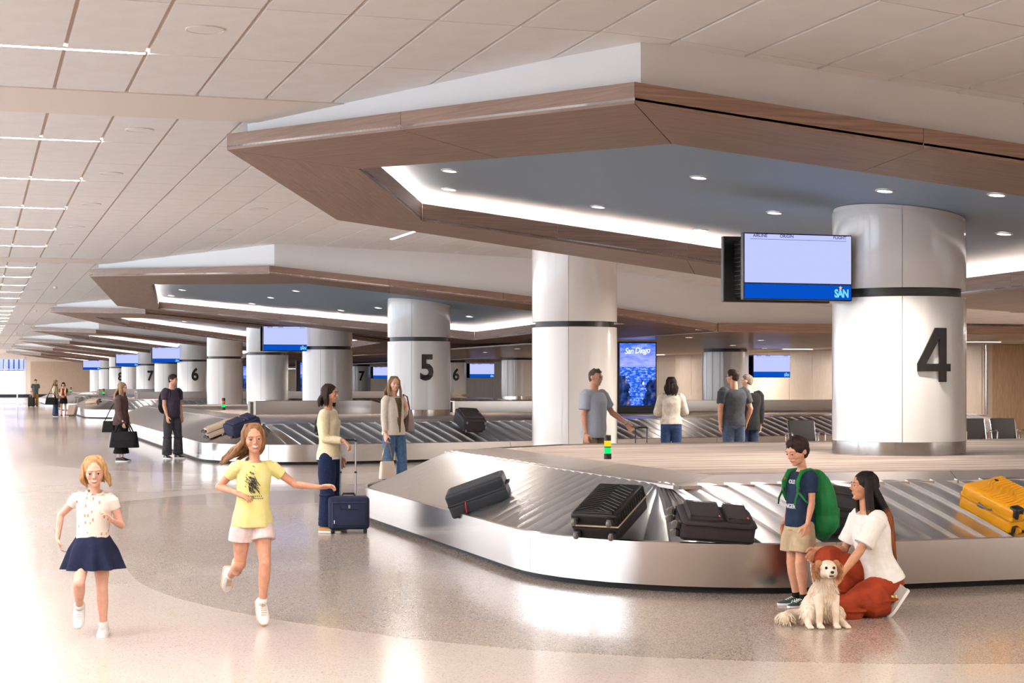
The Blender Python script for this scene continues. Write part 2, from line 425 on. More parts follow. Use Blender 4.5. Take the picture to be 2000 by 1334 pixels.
# ---- linear lights in the ceiling
n0 = 0
for k in range(-1, 8):
    ys = [17.84+1.98+3.96*j+k*P for j in range(5)] if k >= 0 else [-5.5, -1.5, 2.5, 6.46, 10.42, 14.38]
    for yy in ys:
        n0 += 1
        nv = n0-5; od = ['', 'nearest and longest', 'second', 'third', 'fourth', 'fifth', 'sixth', 'seventh', 'eighth', 'ninth', 'tenth', 'eleventh', 'twelfth']
        lab_ = (od[nv]+' visible linear light strip from the top left corner, in the tiled ceiling') if 1 <= nv <= 12 else 'linear light strip in the tiled hall ceiling, far away or behind the viewer'
        L = empty('linear_light', (-2.5, yy, CZ), 0, lab_, 'ceiling light', 'linear light strips across the hall ceiling')
        MB().box((0, 0, .004), (7.70, .058, .012)).build('diffuser', M_strip, L)
        MB().box((0, .036, .006), (7.70, .012, .016)).box((0, -.036, .006), (7.70, .012, .016)).build('frame', M_trimw, L)
L = empty('linear_light', (7.5, 30.2, zc(7.5, 30.2)-.004), 0, 'short warm light strip in the ceiling between the first and second canopy', 'ceiling light')
MB().box((0, 0, 0), (.06, 1.9, .012)).build('diffuser', M_strip, L); MB().box((.037, 0, .002), (.012, 1.92, .016)).box((-.037, 0, .002), (.012, 1.92, .016)).build('frame', M_trimw, L)
def speaker(x, y, z, r=.155, smoke=False, lab=''):
    if smoke:
        o = MB().lathe([(.03, 0), (.055, 0), (.06, -.05), (.045, -.062), (.0, -.064)], 20, (x, y, z)).build('smoke_detector', M_trimw, smooth=40)
        tag(o, lab, 'smoke detector', 'smoke detectors under the hall ceiling'); return
    t = empty('ceiling_speaker', (x, y, z), 0, lab, 'speaker', 'round speakers in the tiled ceiling')
    MB().lathe([(r, 0), (r, -.006), (r*.93, -.010), (r*.9, -.006)], 32, cap=False).build('rim', M_trimw, t, smooth=40)
    MB().lathe([(r*.9, -.005), (r*.5, -.009), (0.001, -.010)], 32, cap=False).build('grille', M_tile, t, smooth=40)
spk = [(1.70, 13.25), (1.70, 18.75), (1.70, 22.8), (1.70, 26.85), (1.70, 30.9), (1.72, 34.9), (1.72, 40.65), (1.72, 44.7), (1.72, 48.7), (1.72, 52.7), (4.28, 26.8), (4.28, 30.7)]
for i, (x, y) in enumerate(spk):
    lab = ['', 'second', 'third', 'fourth', 'fifth', 'sixth', 'seventh', 'eighth', 'ninth', 'tenth', '', '', ''][i]+' round ceiling speaker from the top left, in the row right of the light strips'
    if i == 0: lab = 'largest white round ceiling speaker, right of the nearest light strip'
    elif i == 10: lab = 'faint round ceiling speaker, nearer of two left of the big timber canopy'
    elif i == 11: lab = 'faint round ceiling speaker, farther of two left of the big timber canopy'
    elif i == 12: lab = 'round speaker in the ceiling right above the second canopy'
    speaker(x, y, zc(x, y)-.001, lab=lab)
for i, (x, y) in enumerate([(2.2, 50.7), (2.2, 68.0), (2.2, 84), (2.2, 101)]):
    speaker(x, y, CZ-.001, smoke=True, lab=['nearest', 'second', 'third', 'farthest'][i]+' small white smoke detector hanging from the tiles left of the canopies')

# ---- timber canopies
def ins(P2, d):
    """inset polygon (ccw) by d"""
    N = len(P2); out = []
    for i in range(N):
        a, p, b = Vector(P2[i-1]), Vector(P2[i]), Vector(P2[(i+1) % N])
        e1 = (p-a).normalized(); e2 = (b-p).normalized(); n1 = Vector((-e1.y, e1.x)); n2 = Vector((-e2.y, e2.x))
        m = (n1+n2); m = m/max(.2, m.dot(n1)); out.append(p+m*d)
    return out
def canopy(outer, inner, yf, label, lights, detail=True, zone=None):
    """outer / inner are ccw polygons with the same vertex count (x,y); z from the sloping profile"""
    C = empty('timber_canopy', (outer[0][0], outer[0][1], zt(outer[0][0], outer[0][1], yf)), 0, label, 'canopy', 'timber canopies over the reclaim belts')
    O = Vector(C.location)
    def pz(p, dz): return Vector((p[0], p[1], zt(p[0], p[1], yf)+dz))-O
    N = len(outer); out = [Vector(p) for p in outer]; inn = [Vector(p) for p in inner]
    mid = [(a+b)/2 for a, b in zip(out, inn)]
    fas = out; whi = ins(outer, .2); ceilp = MB()
    def quad_panel(name, a0, a1, b1, b0, dz, th, m, down=True, dirv=None):
        mb = MB(); lo = [pz(q, dz) for q in (a0, a1, b1, b0)]; hi = [q+Vector((0, 0, th)) for q in lo]; mb.hexa(lo, hi)
        me = mb.mesh(name, m); d = (pz(a1, 0)-pz(a0, 0)).normalized(); w = Vector((0, 0, 1)).cross(d)
        uvs(me, d, w, (random.random()*50, random.random()*50)); return link(name, me, C)
    for i in range(N):
        j = (i+1) % N; a, b = out[i], out[j]; L = (b-a).length
        if L < .05: continue
        ns = max(1, round(L/2.5)) if detail else 1
        ta = (pz(b, 0)-pz(a, 0))
        for s in range(ns):
            g = .0025/L; t0, t1 = s/ns+g, (s+1)/ns-g
            lerp = lambda u, w, t: u+(w-u)*t
            # fascia board
            nrm = Vector((b.y-a.y, -(b.x-a.x))).normalized()
            q0, q1 = lerp(a, b, t0), lerp(a, b, t1); r0, r1 = q0-nrm*.03, q1-nrm*.03
            quads = [pz(q0, -.168), pz(q1, -.168), pz(r1, -.168), pz(r0, -.168)]
            mb = MB().hexa(quads, [q+Vector((0, 0, .168)) for q in quads]); me = mb.mesh('fascia_board', M_wood)
            d = ta.normalized(); uvs(me, d, (0, 0, 1), (random.random()*50, random.random()*50)); link('fascia_board', me, C)
            # soffit: two runs of panels
            for (A, B) in ((out, mid), (mid, inn)):
                p0, p1, p2, p3 = lerp(A[i], A[j], t0), lerp(A[i], A[j], t1), lerp(B[i], B[j], t1), lerp(B[i], B[j], t0)
                cs = (p0+p1+p2+p3)/4; sh = lambda q: q+(cs-q).normalized()*.003
                quad_panel('soffit_panel', sh(p0), sh(p1), sh(p2), sh(p3), -.17, .02, M_wood)
            # upstand around the opening
            u0, u1 = lerp(inn[i], inn[j], t0), lerp(inn[i], inn[j], t1); w0, w1 = u0+nrm*.03, u1+nrm*.03
            quads = [pz(w0, -.17), pz(w1, -.17), pz(u1, -.17), pz(u0, -.17)]
            mb = MB().hexa(quads, [q+Vector((0, 0, .235)) for q in quads]); me = mb.mesh('upstand_board', M_wood)
            uvs(me, d, (0, 0, 1), (random.random()*50, random.random()*50)); link('upstand_board', me, C)
    # denser outline so that every strip follows the curved slope
    do, di = [], []
    for i in range(N):
        j = (i+1) % N; ns = max(1, int((out[j]-out[i]).length/1.0))
        for s in range(ns): do.append(out[i]+(out[j]-out[i])*(s/ns)); di.append(inn[i]+(inn[j]-inn[i])*(s/ns))
    D = len(do)
    def nrm_off(P0, i, d):   # shift outwards by d
        a, b = P0[i-1], P0[(i+1) % D]; v = b-a; return P0[i]+Vector((v.y, -v.x)).normalized()*d
    mb = MB()
    for i in range(D):
        j = (i+1) % D; lo = [pz(q, -.145) for q in (do[i], do[j], di[j], di[i])]
        mb.hexa(lo, [q+Vector((0, 0, .02)) for q in lo])
    mb.build('backing_deck', M_plaster, C)
    # white drop wall up to the ceiling
    mb = MB()
    for i in range(N):
        j = (i+1) % N; a, b = whi[i], whi[j]; L = (b-a).length; ns = max(1, int(L/1.0))
        for s in range(ns):
            q0 = a+(b-a)*(s/ns); q1 = a+(b-a)*((s+1)/ns)
            nrm = Vector((b.y-a.y, -(b.x-a.x))).normalized(); r0, r1 = q0-nrm*.06, q1-nrm*.06
            lo = [pz(q, -.12) for q in (q0, q1, r1, r0)]
            hi = [Vector((q.x, q.y, max(zc(q.x, q.y), zt(q.x, q.y, yf)+.0)))+Vector((0, 0, .03))-O for q in (q0, q1, r1, r0)]
            mb.hexa(lo, hi)
    mb.build('drop_wall', M_plaster, C)
    bl = [nrm_off(di, i, .5) for i in range(D)]
    c = Vector((sum(p.x for p in bl)/D, sum(p.y for p in bl)/D)); K = 8; vs = []
    for r in range(K):
        for q in bl: vs.append(pz(q+(c-q)*(r/K), .19))
    vs.append(pz(c, .19)); mb = MB()
    mb.add(vs, [(r*D+(i+1) % D, r*D+i, (r+1)*D+i, (r+1)*D+(i+1) % D) for r in range(K-1) for i in range(D)]+[((K-1)*D+(i+1) % D, (K-1)*D+i, K*D) for i in range(D)])
    mb.add([v+Vector((0, 0, .04)) for v in vs], [(r*D+i, r*D+(i+1) % D, (r+1)*D+(i+1) % D, (r+1)*D+i) for r in range(K-1) for i in range(D)]+[((K-1)*D+i, (K-1)*D+(i+1) % D, K*D) for i in range(D)])
    mb.build('blue_ceiling', M_blue, C, smooth=30)
    mb = MB(); mw = MB()
    c1 = [nrm_off(di, i, .17) for i in range(D)]; c2 = [nrm_off(di, i, .23) for i in range(D)]
    for i in range(D):
        j = (i+1) % D
        lo = [pz(q, .025) for q in (c2[i], c2[j], c1[j], c1[i])]; mb.hexa(lo, [q+Vector((0, 0, .02)) for q in lo])
        mw.add([pz(bl[i], -.13), pz(bl[j], -.13), pz(bl[j], .2), pz(bl[i], .2)], [(0, 1, 2, 3)])
    mb.build('cove_light', M_coveled, C); mw.build('cove_back', M_plaster, C)
    for (x, y) in lights:
        z = zt(x, y, yf)+.188; t = empty('downlight', Vector((x, y, z))-O, parent=C)
        t.rotation_euler = (0, .095, 0)
        MB().lathe([(.105, 0), (.105, -.008), (.082, -.012), (.078, .0)], 24, cap=False).build('trim_ring', M_trimw, t, smooth=40)
        MB().lathe([(.079, -.001), (.04, -.004), (.001, -.005)], 24, cap=False).build('lens', M_dl, t, smooth=40)
    return C
oA = [(2.54, 18.0), (4.95, 12.4), (15.3, 12.4), (15.3, 22.6), (4.73, 22.85)]
iA = [(3.95, 17.95), (5.86, 13.8), (13.3, 13.7), (13.05, 21.3), (5.6, 21.55)]
canopy(oA, iA, 12.4, 'nearest and largest walnut canopy with a slate blue inset ceiling, above the column marked 4',
       [(5.35, 19.3), (5.75, 20.75), (7.6, 20.3), (7.63, 17.2), (9.3, 20.9), (9.3, 18.7), (9.43, 16.3), (10.34, 15.55), (7.6, 15.4), (11.8, 17.6), (11.8, 20.3)])
oB = [(2.55, 40.76), (5.56, 33.46), (15.3, 33.5), (15.3, 45.6), (4.1, 52.6)]
iB = [(4.0, 40.8), (6.55, 34.8), (13.7, 34.9), (13.1, 44.7), (5.2, 51.3)]
canopy(oB, iB, 33.5, 'second walnut canopy, the one above the column marked 5',
       [(5.37, 46.6), (5.4, 49.6), (7.48, 48.0), (7.49, 44.85), (7.58, 41.6), (9.6, 45.8), (10.06, 43.3), (12.17, 41.97)])
for k, w in ((2, 'third'), (3, 'fourth'), (4, 'fifth'), (5, 'sixth'), (6, 'seventh')):
    y0 = 18.0+P*k-(.0 if k > 2 else .8)
    f = y0-7.0
    canopy([(2.55, y0), (5.2, f), (15.3, f), (15.3, y0+5), (4.7, y0+5.2)], [(4.1, y0), (6.2, f+1.4), (13.3, f+1.4), (13.1, y0+3.8), (5.6, y0+3.9)], f,
           {2: 'third walnut canopy from the front, seen left of and under the second one', 3: 'fourth walnut canopy from the front, above the column marked 6', 4: 'fifth walnut canopy from the front, above the column marked 7', 5: 'sixth walnut canopy, above the column marked 8', 6: 'farthest walnut canopy, nearest the end wall'}[w and k],
           [(7.5, y0+2), (10, y0-1)], detail=False)
# low glossy timber soffit to the right of the canopies
low = empty('timber_soffit', (15.3, 33.5, 2.8), 0, 'low glossy walnut soffit with small recessed lights, right of the blue inset ceilings', 'soffit')
def lowstrip(y0, y1, x0=15.32, x1=25.6):
    n = max(1, int((y1-y0)/1.3))
    for i in range(n):
        a, b = y0+(y1-y0)*i/n, y0+(y1-y0)*(i+1)/n
        for (xa, xb) in ((x0, (x0+x1)/2), ((x0+x1)/2, x1)):
            me = MB().box(((xa+xb)/2-15.3, (a+b)/2-33.5, -.02), (xb-xa-.006, b-a-.006, .04)).mesh('soffit_panel', M_woodg)
            uvs(me, (1, 0, 0), (0, 1, 0), (random.random()*9, random.random()*9)); link('soffit_panel', me, low)
lowstrip(12.4, 22.7); lowstrip(33.5, 76)
for yy in (33.5, 12.4, 22.7):
    me = MB().box((5.15, yy-33.5, .07), (10.28, .03, .18)).mesh('fascia_board', M_wood); uvs(me, (1, 0, 0), (0, 0, 1)); link('fascia_board', me, low)
for yy in (33.75, 12.65, 22.45):
    MB().box((4.95, yy-33.5, .56), (10.7, .05, 1.12)).build('drop_wall', M_plaster, low)
for (x, y) in ((16.6, 38), (19.5, 40), (17.4, 44), (22.5, 39), (18.5, 48), (21.5, 46), (24, 44), (17, 53), (22, 55), (24.5, 50), (18, 60), (23, 64), (20, 17), (17, 20), (23, 20)):
    t = empty('downlight', (x-15.3, y-33.5, -.041), parent=low)
    MB().lathe([(.1, 0), (.1, -.006), (.078, -.008)], 20, cap=False).build('trim_ring', M_trimw, t); MB().lathe([(.08, -.002), (.001, -.003)], 20, cap=False).build('lens', M_dl, t)
# pale ceiling by the right wall
o = MB().box((31, 84, 2.90), (10.9, 152, .05)).build('ceiling_side', M_beige); tag(o, kind='structure')
for i, y in enumerate((26, 32, 38, 44, 50, 56, 62, 70, 78)):
    L = empty('linear_light', (28.2, y, 2.872), 0, ['first', 'second', 'third', 'fourth', 'fifth', 'sixth', 'seventh', 'eighth', 'ninth'][i]+' short light, counted from the front, in the pale ceiling by the right-hand wall', 'ceiling light', 'linear lights beside the right wall')
    MB().box((0, 0, 0), (2.4, .07, .008)).build('diffuser', M_strip, L); MB().box((0, .042, 0), (2.42, .012, .01)).box((0, -.042, 0), (2.42, .012, .01)).build('frame', M_trimw, L)

# ---- walls
def wallbox(name, c, d, m): o = MB().box(c, d).build(name, m); tag(o, kind='structure'); return o
wr = wallbox('wall_right', (30.6, 116, 1.45), (.3, 139, 2.9), M_panelwood)
for i in range(40):   # panels
    y0 = 46.6+1.9*i; d = .012+.006*(i % 2)
    MB().box((30.44, y0+.95, 1.44), (.03, 1.88, 2.84)).build('wall_panel', M_panelwood, wr)
wb = wallbox('wall_recess', (35.2, 46.7, 1.45), (9.2, .3, 2.9), M_darkpanel)
for i in range(5):
    MB().box((31.5+1.8*i, 46.53, 1.44), (1.785, .03, 2.84)).build('wall_panel', M_darkpanel, wb)
tr = MB().tube([(30.5, 46.45, 0), (30.5, 46.45, 2.85)], .035, 10).build('trim_1', M_chrome, smooth=40); tag(tr, kind='structure')
wallbox('wall_east', (36.2, 13, 1.9), (.3, 70, 3.9), M_panelwood)
# end wall with a window
YE = 182.0
ew = MB().box((18.4, YE+.15, 2.2), (27, .3, 4.5)).box((-9, YE+.15, 2.2), (3.6, .3, 4.5)).box((-1.2, YE+.15, 4.2), (12.3, .3, .55)).build('wall_far', M_beige); tag(ew, kind='structure')
o = MB().box((15.0, YE-.06, 2.0), (19.2, .1, 3.4)).build('wall_panel', M_panelwood, ew)
bb = MB().box((12, YE-.12, .16), (40, .06, .32)).build('baseboard_far', M_blackm); tag(bb, kind='structure')
win = empty('window_1', (-1.2, YE, 0)); win['kind'] = 'structure'
MB().box((0, .1, 2.1), (12.2, .02, 3.9)).build('pane', M_glass, win)
for x in (-6, -4, -2, 0, 2, 4, 6): MB().box((x, .0, 2.1), (.08, .12, 3.9)).build('mullion', M_trimw, win)
MB().box((0, 0, 2.9), (12.2, .1, .08)).build('transom', M_trimw, win)
# building outside that window
ob = empty('outside_building', (-2, 200, 0), 0, 'pale blue building with a ribbed upper storey seen through the far window', 'building')
mb = MB()
for i in range(34): mb.box((-9+.55*i, 0, 4.2), (.38, .3, 2.6))
mb.build('ribbed_cladding', mat('blue_cladding', (120, 128, 190), .5), ob)
MB().box((0, .4, 4.2), (19, .4, 2.7)).build('cladding_base', mat('blue_wall', (88, 100, 168), .6), ob); MB().box((0, 0, 1.4), (19, .6, 2.9)).build('lower_wall', mat('pale_wall', (196, 204, 230), .6), ob)
# left side glazing (out of frame): daylight comes through it
wl_ = MB().box((-9.2, 85, .15), (.25, 210, .3)).box((-9.2, 85, 4.42), (.25, 210, .4)).build('wall_left', M_plaster); tag(wl_, kind='structure')
MB().box((-9.2, -6, 2.2), (.2, 28, 4.2)).build('daylight_blocker', M_beige, wl_)  # unseen wall added to keep window daylight off the near floor
mb = MB()
for i in range(52): mb.box((-9.2, -18+4*i, 2.2), (.22, .35 if i % 2 else .9, 4.2))
mb.build('mullion', M_trimw, wl_)
wallbox('wall_back', (12, -20.1, 2.2), (43, .3, 4.6), M_beige)
# exterior ground
o = MB().box((-60, 90, -.3), (100, 400, .1)).build('ground_outside', mat('apron', (222, 222, 222), .9)); tag(o, kind='structure')
o = MB().box((0, 240, -.3), (120, 110, .1)).build('ground_outside', MATS['apron']); tag(o, kind='structure')

# ---- columns
def column(k, X, Y, num=None, base=0.0, label='', group=None):
    t = empty('round_column', (X, Y, base), 0, label, 'column', group)
    top = 4.35
    # follow the ceiling above
    for (yf, poly) in ((12.4, (12.4, 22.8)), (33.5, (33.5, 50))):
        if poly[0] < Y < poly[1] and X < 15: top = zt(X, Y, yf)+.17
    yfc = None
    for (yf, poly) in ((12.4, (12.4, 22.8)), (33.5, (33.5, 50))):
        if poly[0] < Y < poly[1] and X < 15: yfc = yf
    def shear(o, d):
        if yfc is None: return
        for v in o.data.vertices:
            if v.co.z+base > 3.0: v.co.z = zt(X+v.co.x, Y+v.co.y, yfc)+d-base
    if X > 15: top = 2.80
    else:
        if top == 4.35: top = min(4.35, zc(X, Y)-.01)
    z0 = (.13 if base > .1 else 0.0); bot = base
    R = .7725; a0 = radians(-27.5)
    if base > .1: MB().lathe([(R-.004, 0), (R-.004, .15)], 56, cap=False).build('steel_base', M_base, t, smooth=True)
    z0 = .153 if base > .1 else .02
    for q in range(4):
        s = a0+q*pi/2+.004; e = a0+(q+1)*pi/2-.004
        MB().lathe([(R-.05, z0), (R, z0), (R, 2.655-base), (R-.006, 2.663-base), (R-.04, 2.663-base)], 16, a0=s, a1=e).build('shell_panel', M_white, t, smooth=30)
    MB().lathe([(R-.06, z0), (R-.06, 2.775-base)], 48, cap=False).build('recess_band', M_black, t, smooth=True)
    if X < 15:
        for q in range(4):
            s = a0+q*pi/2+.004; e = a0+(q+1)*pi/2-.004
            MB().lathe([(R-.05, 2.762-base), (R-.004, 2.762-base), (R, 2.77-base), (R, top-.07-base), (R-.02, top-.06-base)], 16, a0=s, a1=e).build('shell_panel', M_white, t, smooth=30); shear(COL.objects[-1], .14)
        MB().lathe([(R-.015, 2.8-base), (R-.015, top-.02-base)], 48, cap=False).build('top_collar', M_trimw, t, smooth=True); shear(COL.objects[-1], .185)
        MB().lathe([(R-.15, 2.7-base), (R-.15, top+.14-base)], 32, cap=False).build('core', M_trimw, t, smooth=True)
    if num:
        me = T_num[num].copy(); 
        for v in me.vertices:
            x, yv, z = v.co; th = x/R; rr = R+.014+z
            v.co = (rr*sin(th), -rr*cos(th), yv+1.995-base)
        link('number', me, t)
    return t
PF = .85
names = {0: ('4', PF), 2: ('5', PF), 6: ('6', PF), 8: ('7', PF), 10: ('8', PF), 3: (None, PF), 4: (None, PF)}
for k in range(13):
    num, b = names.get(k, (None, 0.0)); Y = 17.59+11.3*k
    if num: lab = {'4': 'big glossy white round column bearing a black number 4', '5': 'white round column bearing a large black number 5, behind the woman in the blazer', '6': 'white round column in the front row bearing the number 6', '7': 'white round column in the front row bearing the number 7', '8': 'white round column in the front row bearing the number 8'}[num]
    else: lab = {1: 'tall plain white round column between the columns marked 4 and 5', 3: 'plain white column right behind the woman in the cream sweater', 4: 'plain white column directly under and behind the screen left of the cream sweater', 5: 'plain white column just right of the column marked 6', 7: 'plain white column between the columns marked 7 and 6, behind a screen', 9: 'plain white column between the columns marked 8 and 7', 11: 'plain pale column left of the column marked 8', 12: 'farthest pale column at the left end of the front row'}[k]
    column(k, 10.36, Y, num, b, lab)
for k, num, lab in ((3, None, 'shaded fluted-looking round column behind the man in the dark grey T-shirt'), (5, None, 'plain cream column at the back, right of the column marked 5'), (6, '6', 'back-row column marked 6, half hidden by the column marked 5'), (8, '7', 'back-row column marked 7, left of the blazer woman'), (4, None, 'back-row column hidden behind the tall plain column'), (7, None, 'back-row column hidden behind the column marked 5')):
    if k in (4, 7): continue
    column(k, 23.8, 17.59+11.3*k, num, PF, lab)

# ---- reclaim belts
def offset_pts(pts, d):
    return ins([tuple(p) for p in pts], d)
def resample(pts, step, closed=True):
    P2 = [Vector(p) for p in pts]; n = len(P2); L = [0]
    for i in range(n): L.append(L[-1]+(P2[(i+1) % n]-P2[i]).length)
    tot = L[-1]; m = int(tot/step); out = []
    j = 0
    for k in range(m):
        s = tot*k/m
        while L[j+1] < s: j += 1
        t = (s-L[j])/max(1e-9, L[j+1]-L[j]); out.append(P2[j]+(P2[(j+1) % n]-P2[j])*t)
    return out
def reclaim(poly, radii, label, step=.25, slatlen=1.2, near=False, vis=None, ctr=None):
    """poly ccw; outer floor outline"""
    cx = sum(p[0] for p in poly)/len(poly); cyy = sum(p[1] for p in poly)/len(poly)
    R = empty('baggage_carousel', (cx, cyy, 0), 0, label, 'carousel', None); O = Vector((cx, cyy, 0))
    out = rounded(poly, radii, 12); n = len(out)
    def strip(a, za, b, zb, name, m, smooth=25, segs=None):
        mb = MB(); N = len(a)
        mb.add([(p.x-cx, p.y-cyy, za) for p in a]+[(p.x-cx, p.y-cyy, zb) for p in b], [(i, (i+1) % N, N+(i+1) % N, N+i) for i in range(N)])
        return mb.build(name, m, R, smooth=smooth)
    # toe kick
    toe = offset_pts(out, .11); strip(toe, 0, toe, .075, 'toe_kick', M_rubber)
    toe2 = offset_pts(out, .03)
    strip(toe, .062, toe2, .062, 'underside', M_rubber)
    # skirt panels: split the outline into panels about 2.6 m long
    path = resample(out, .11 if near else .3); N = len(path); per = int((2.9)/(.11 if near else .3))
    inn = offset_pts(path, .028)
    i = 0
    while i < N:
        j = min(i+per, N); 
        if N-j < per*.4: j = N
        idx = [k % N for k in range(i, j+1)]; mb = MB(); rings = []
        for q, k in enumerate(idx):
            a, b = path[k], inn[k]
            if q == 0: a = a+(path[idx[1]]-a)*.03; b = b+(inn[idx[1]]-b)*.03
            rings.append([(a.x-cx, a.y-cyy, .06), (a.x-cx, a.y-cyy, .405), ((a.x*.7+b.x*.3)-cx, (a.y*.7+b.y*.3)-cyy, .415), (b.x-cx, b.y-cyy, .41), (b.x-cx, b.y-cyy, .06)])
        mb.loft(rings); o = mb.build('skirt_panel', M_steel, R, smooth=35); i = j
    # slats
    S1 = 1.12; a_ = resample(out, step); N = len(a_); o_edge = []; 
    inner_poly = rounded([tuple(p) for p in offset_pts([Vector(p) for p in poly], .06+S1)], [.14 for r in (radii if hasattr(radii, '__len__') else [radii]*len(poly))], 8)
    outer_poly = rounded([tuple(p) for p in offset_pts([Vector(p) for p in poly], .045)], radii, 12)
    # pair points by closest angle around corners: param by nearest point on inner polyline
    def closest(P2, q):
        best = None
        for i in range(len(P2)):
            a, b = P2[i], P2[(i+1) % len(P2)]; d = b-a; t = max(0, min(1, (q-a).dot(d)/max(1e-9, d.length_squared))); c = a+d*t; e = (c-q).length
            if best is None or e < best[0]: best = (e, c, i+t)
        return best
    A = resample(outer_poly, step); N = len(A); B = []
    for q in A: B.append(closest(inner_poly, q)[1])
    # lean: inner ends lag behind by a fixed arc length
    Li = [0]
    for i in range(N): Li.append(Li[-1]+(B[(i+1) % N]-B[i]).length)
    tot = Li[-1]
    def Bat(i, lag):
        s = (Li[i]-lag) % tot; j = 0
        lo, hi = 0, N
        while hi-lo > 1:
            mid_ = (lo+hi)//2
            if Li[mid_] <= s: lo = mid_
            else: hi = mid_
        t = (s-Li[lo])/max(1e-9, Li[lo+1]-Li[lo]); return B[lo % N]+(B[(lo+1) % N]-B[lo % N])*t
    Z0, Z1 = .36, .80; cnt = 0; rest = MB(); LAG = .38
    for i in range(N):
        a0, a1 = A[i], A[(i+1) % N]; b0, b1 = Bat(i, LAG), Bat(i+1, LAG)
        vs = []; K = 5
        for u in range(K+1):
            t = u/K*1.10; pa = a0+(a1-a0)*t; pb = b0+(b1-b0)*t
            h = .028*(1-u/K)+.010*sin(pi*u/K)
            for w in range(4):
                s = w/3; p = pa+(pb-pa)*s; z = Z0+(Z1-Z0)*(s+.12*s*(1-s)); vs.append((p.x-cx, p.y-cyy, z+h))
        fs = [(u*4+w, u*4+w+1, (u+1)*4+w+1, (u+1)*4+w) for u in range(K) for w in range(3)]
        # thickness edge at the raised side
        e0 = len(vs)
        for w in range(4): x, y, z = vs[w]; vs.append((x, y, z-.028))
        fs += [(w, e0+w, e0+w+1, w+1) for w in range(3)]
        pm = (a0+b0)/2
        show = vis is None or vis(pm)
        if show and cnt < 290: MB().add(vs, fs).build('belt_slat', M_slat, R, smooth=25); cnt += 1
        else: rest.add(vs, fs)
    if rest.v: o = rest.build('belt_slat', M_slat, R, smooth=25); o['kind'] = 'stuff'
    # ledge in straight lengths with joints, carpeted island
    lo_p = [Vector(p) for p in offset_pts([Vector(p) for p in poly], .06+S1-.05)]; hi_p = [Vector(p) for p in offset_pts([Vector(p) for p in poly], 1.72)]
    ch = lambda P2, c: sum([[p+(P2[i-1]-p).normalized()*c, p+(P2[(i+1) % len(P2)]-p).normalized()*c] for i, p in enumerate(P2)], [])
    lo_c = ch(lo_p, .04); hi_c = ch(hi_p, .03); M = len(lo_c)
    for i in range(M):
        j = (i+1) % M; a, b, c, d = lo_c[i], lo_c[j], hi_c[j], hi_c[i]; L = (b-a).length; ns = max(1, round(L/2.6))
        for s in range(ns):
            g = .004/max(L, .3); t0, t1 = s/ns+g, (s+1)/ns-g; q = [a+(b-a)*t0, a+(b-a)*t1, d+(c-d)*t1, d+(c-d)*t0]
            zz = [.812, .812, .866, .866]
            lo = [(p.x-cx, p.y-cyy, z-.03) for p, z in zip(q, zz)]; hi = [(p.x-cx, p.y-cyy, z) for p, z in zip(q, zz)]
            MB().hexa(lo, hi).build('ledge_plate', M_ledge, R)
    sub = offset_pts([Vector(p) for p in poly], 1.3)
    strip(sub, 0, sub, .80, 'inner_wall', M_rubber, 0)
    mb = MB(); nn = len(hi_c)
    mb.add([(p.x-cx, p.y-cyy, .80) for p in hi_c]+[(p.x-cx, p.y-cyy, PF) for p in hi_c], [tuple(range(nn, 2*nn))]+[(i, (i+1) % nn, nn+(i+1) % nn, nn+i) for i in range(nn)])
    mb.build('carpet_top', M_carpet, R)
    return R
near = lambda p: p.x < 15 and (p.y < 15 or p.x < 6.5 or p.y > 19)
pA = [(4.5, 21.2), (4.5, 12.05), (17.6, 12.05), (17.6, 22.8), (6.9, 22.8)]
reclaim(pA, [2.6, 2.1, 2.0, 2.0, 2.0], 'nearest steel baggage carousel, the one the boy and the crouching woman are in front of', .25, near=True)
pB = [(4.5, 62.2), (4.5, 33.3), (26.5, 37.6), (26.5, 49), (20, 62.2)]
reclaim(pB, [2.2, 2.3, 2.2, 2, 2], 'second steel baggage carousel, around the column marked 5', .3, vis=lambda p: p.x < 6.2 or p.y < 40)
for (y0, y1, lab) in ((77.6, 94, 'third steel baggage carousel, left of the backpack man, around the column marked 6'), (98.6, 114, 'fourth steel baggage carousel, beside the woman in the black skirt'), (124, 140, 'farthest steel baggage carousel, near the man with the black case')):
    reclaim([(4.75, y1), (4.75, y0), (26, y0), (26, y1)], 2.2, lab, .32, vis=lambda p: False)
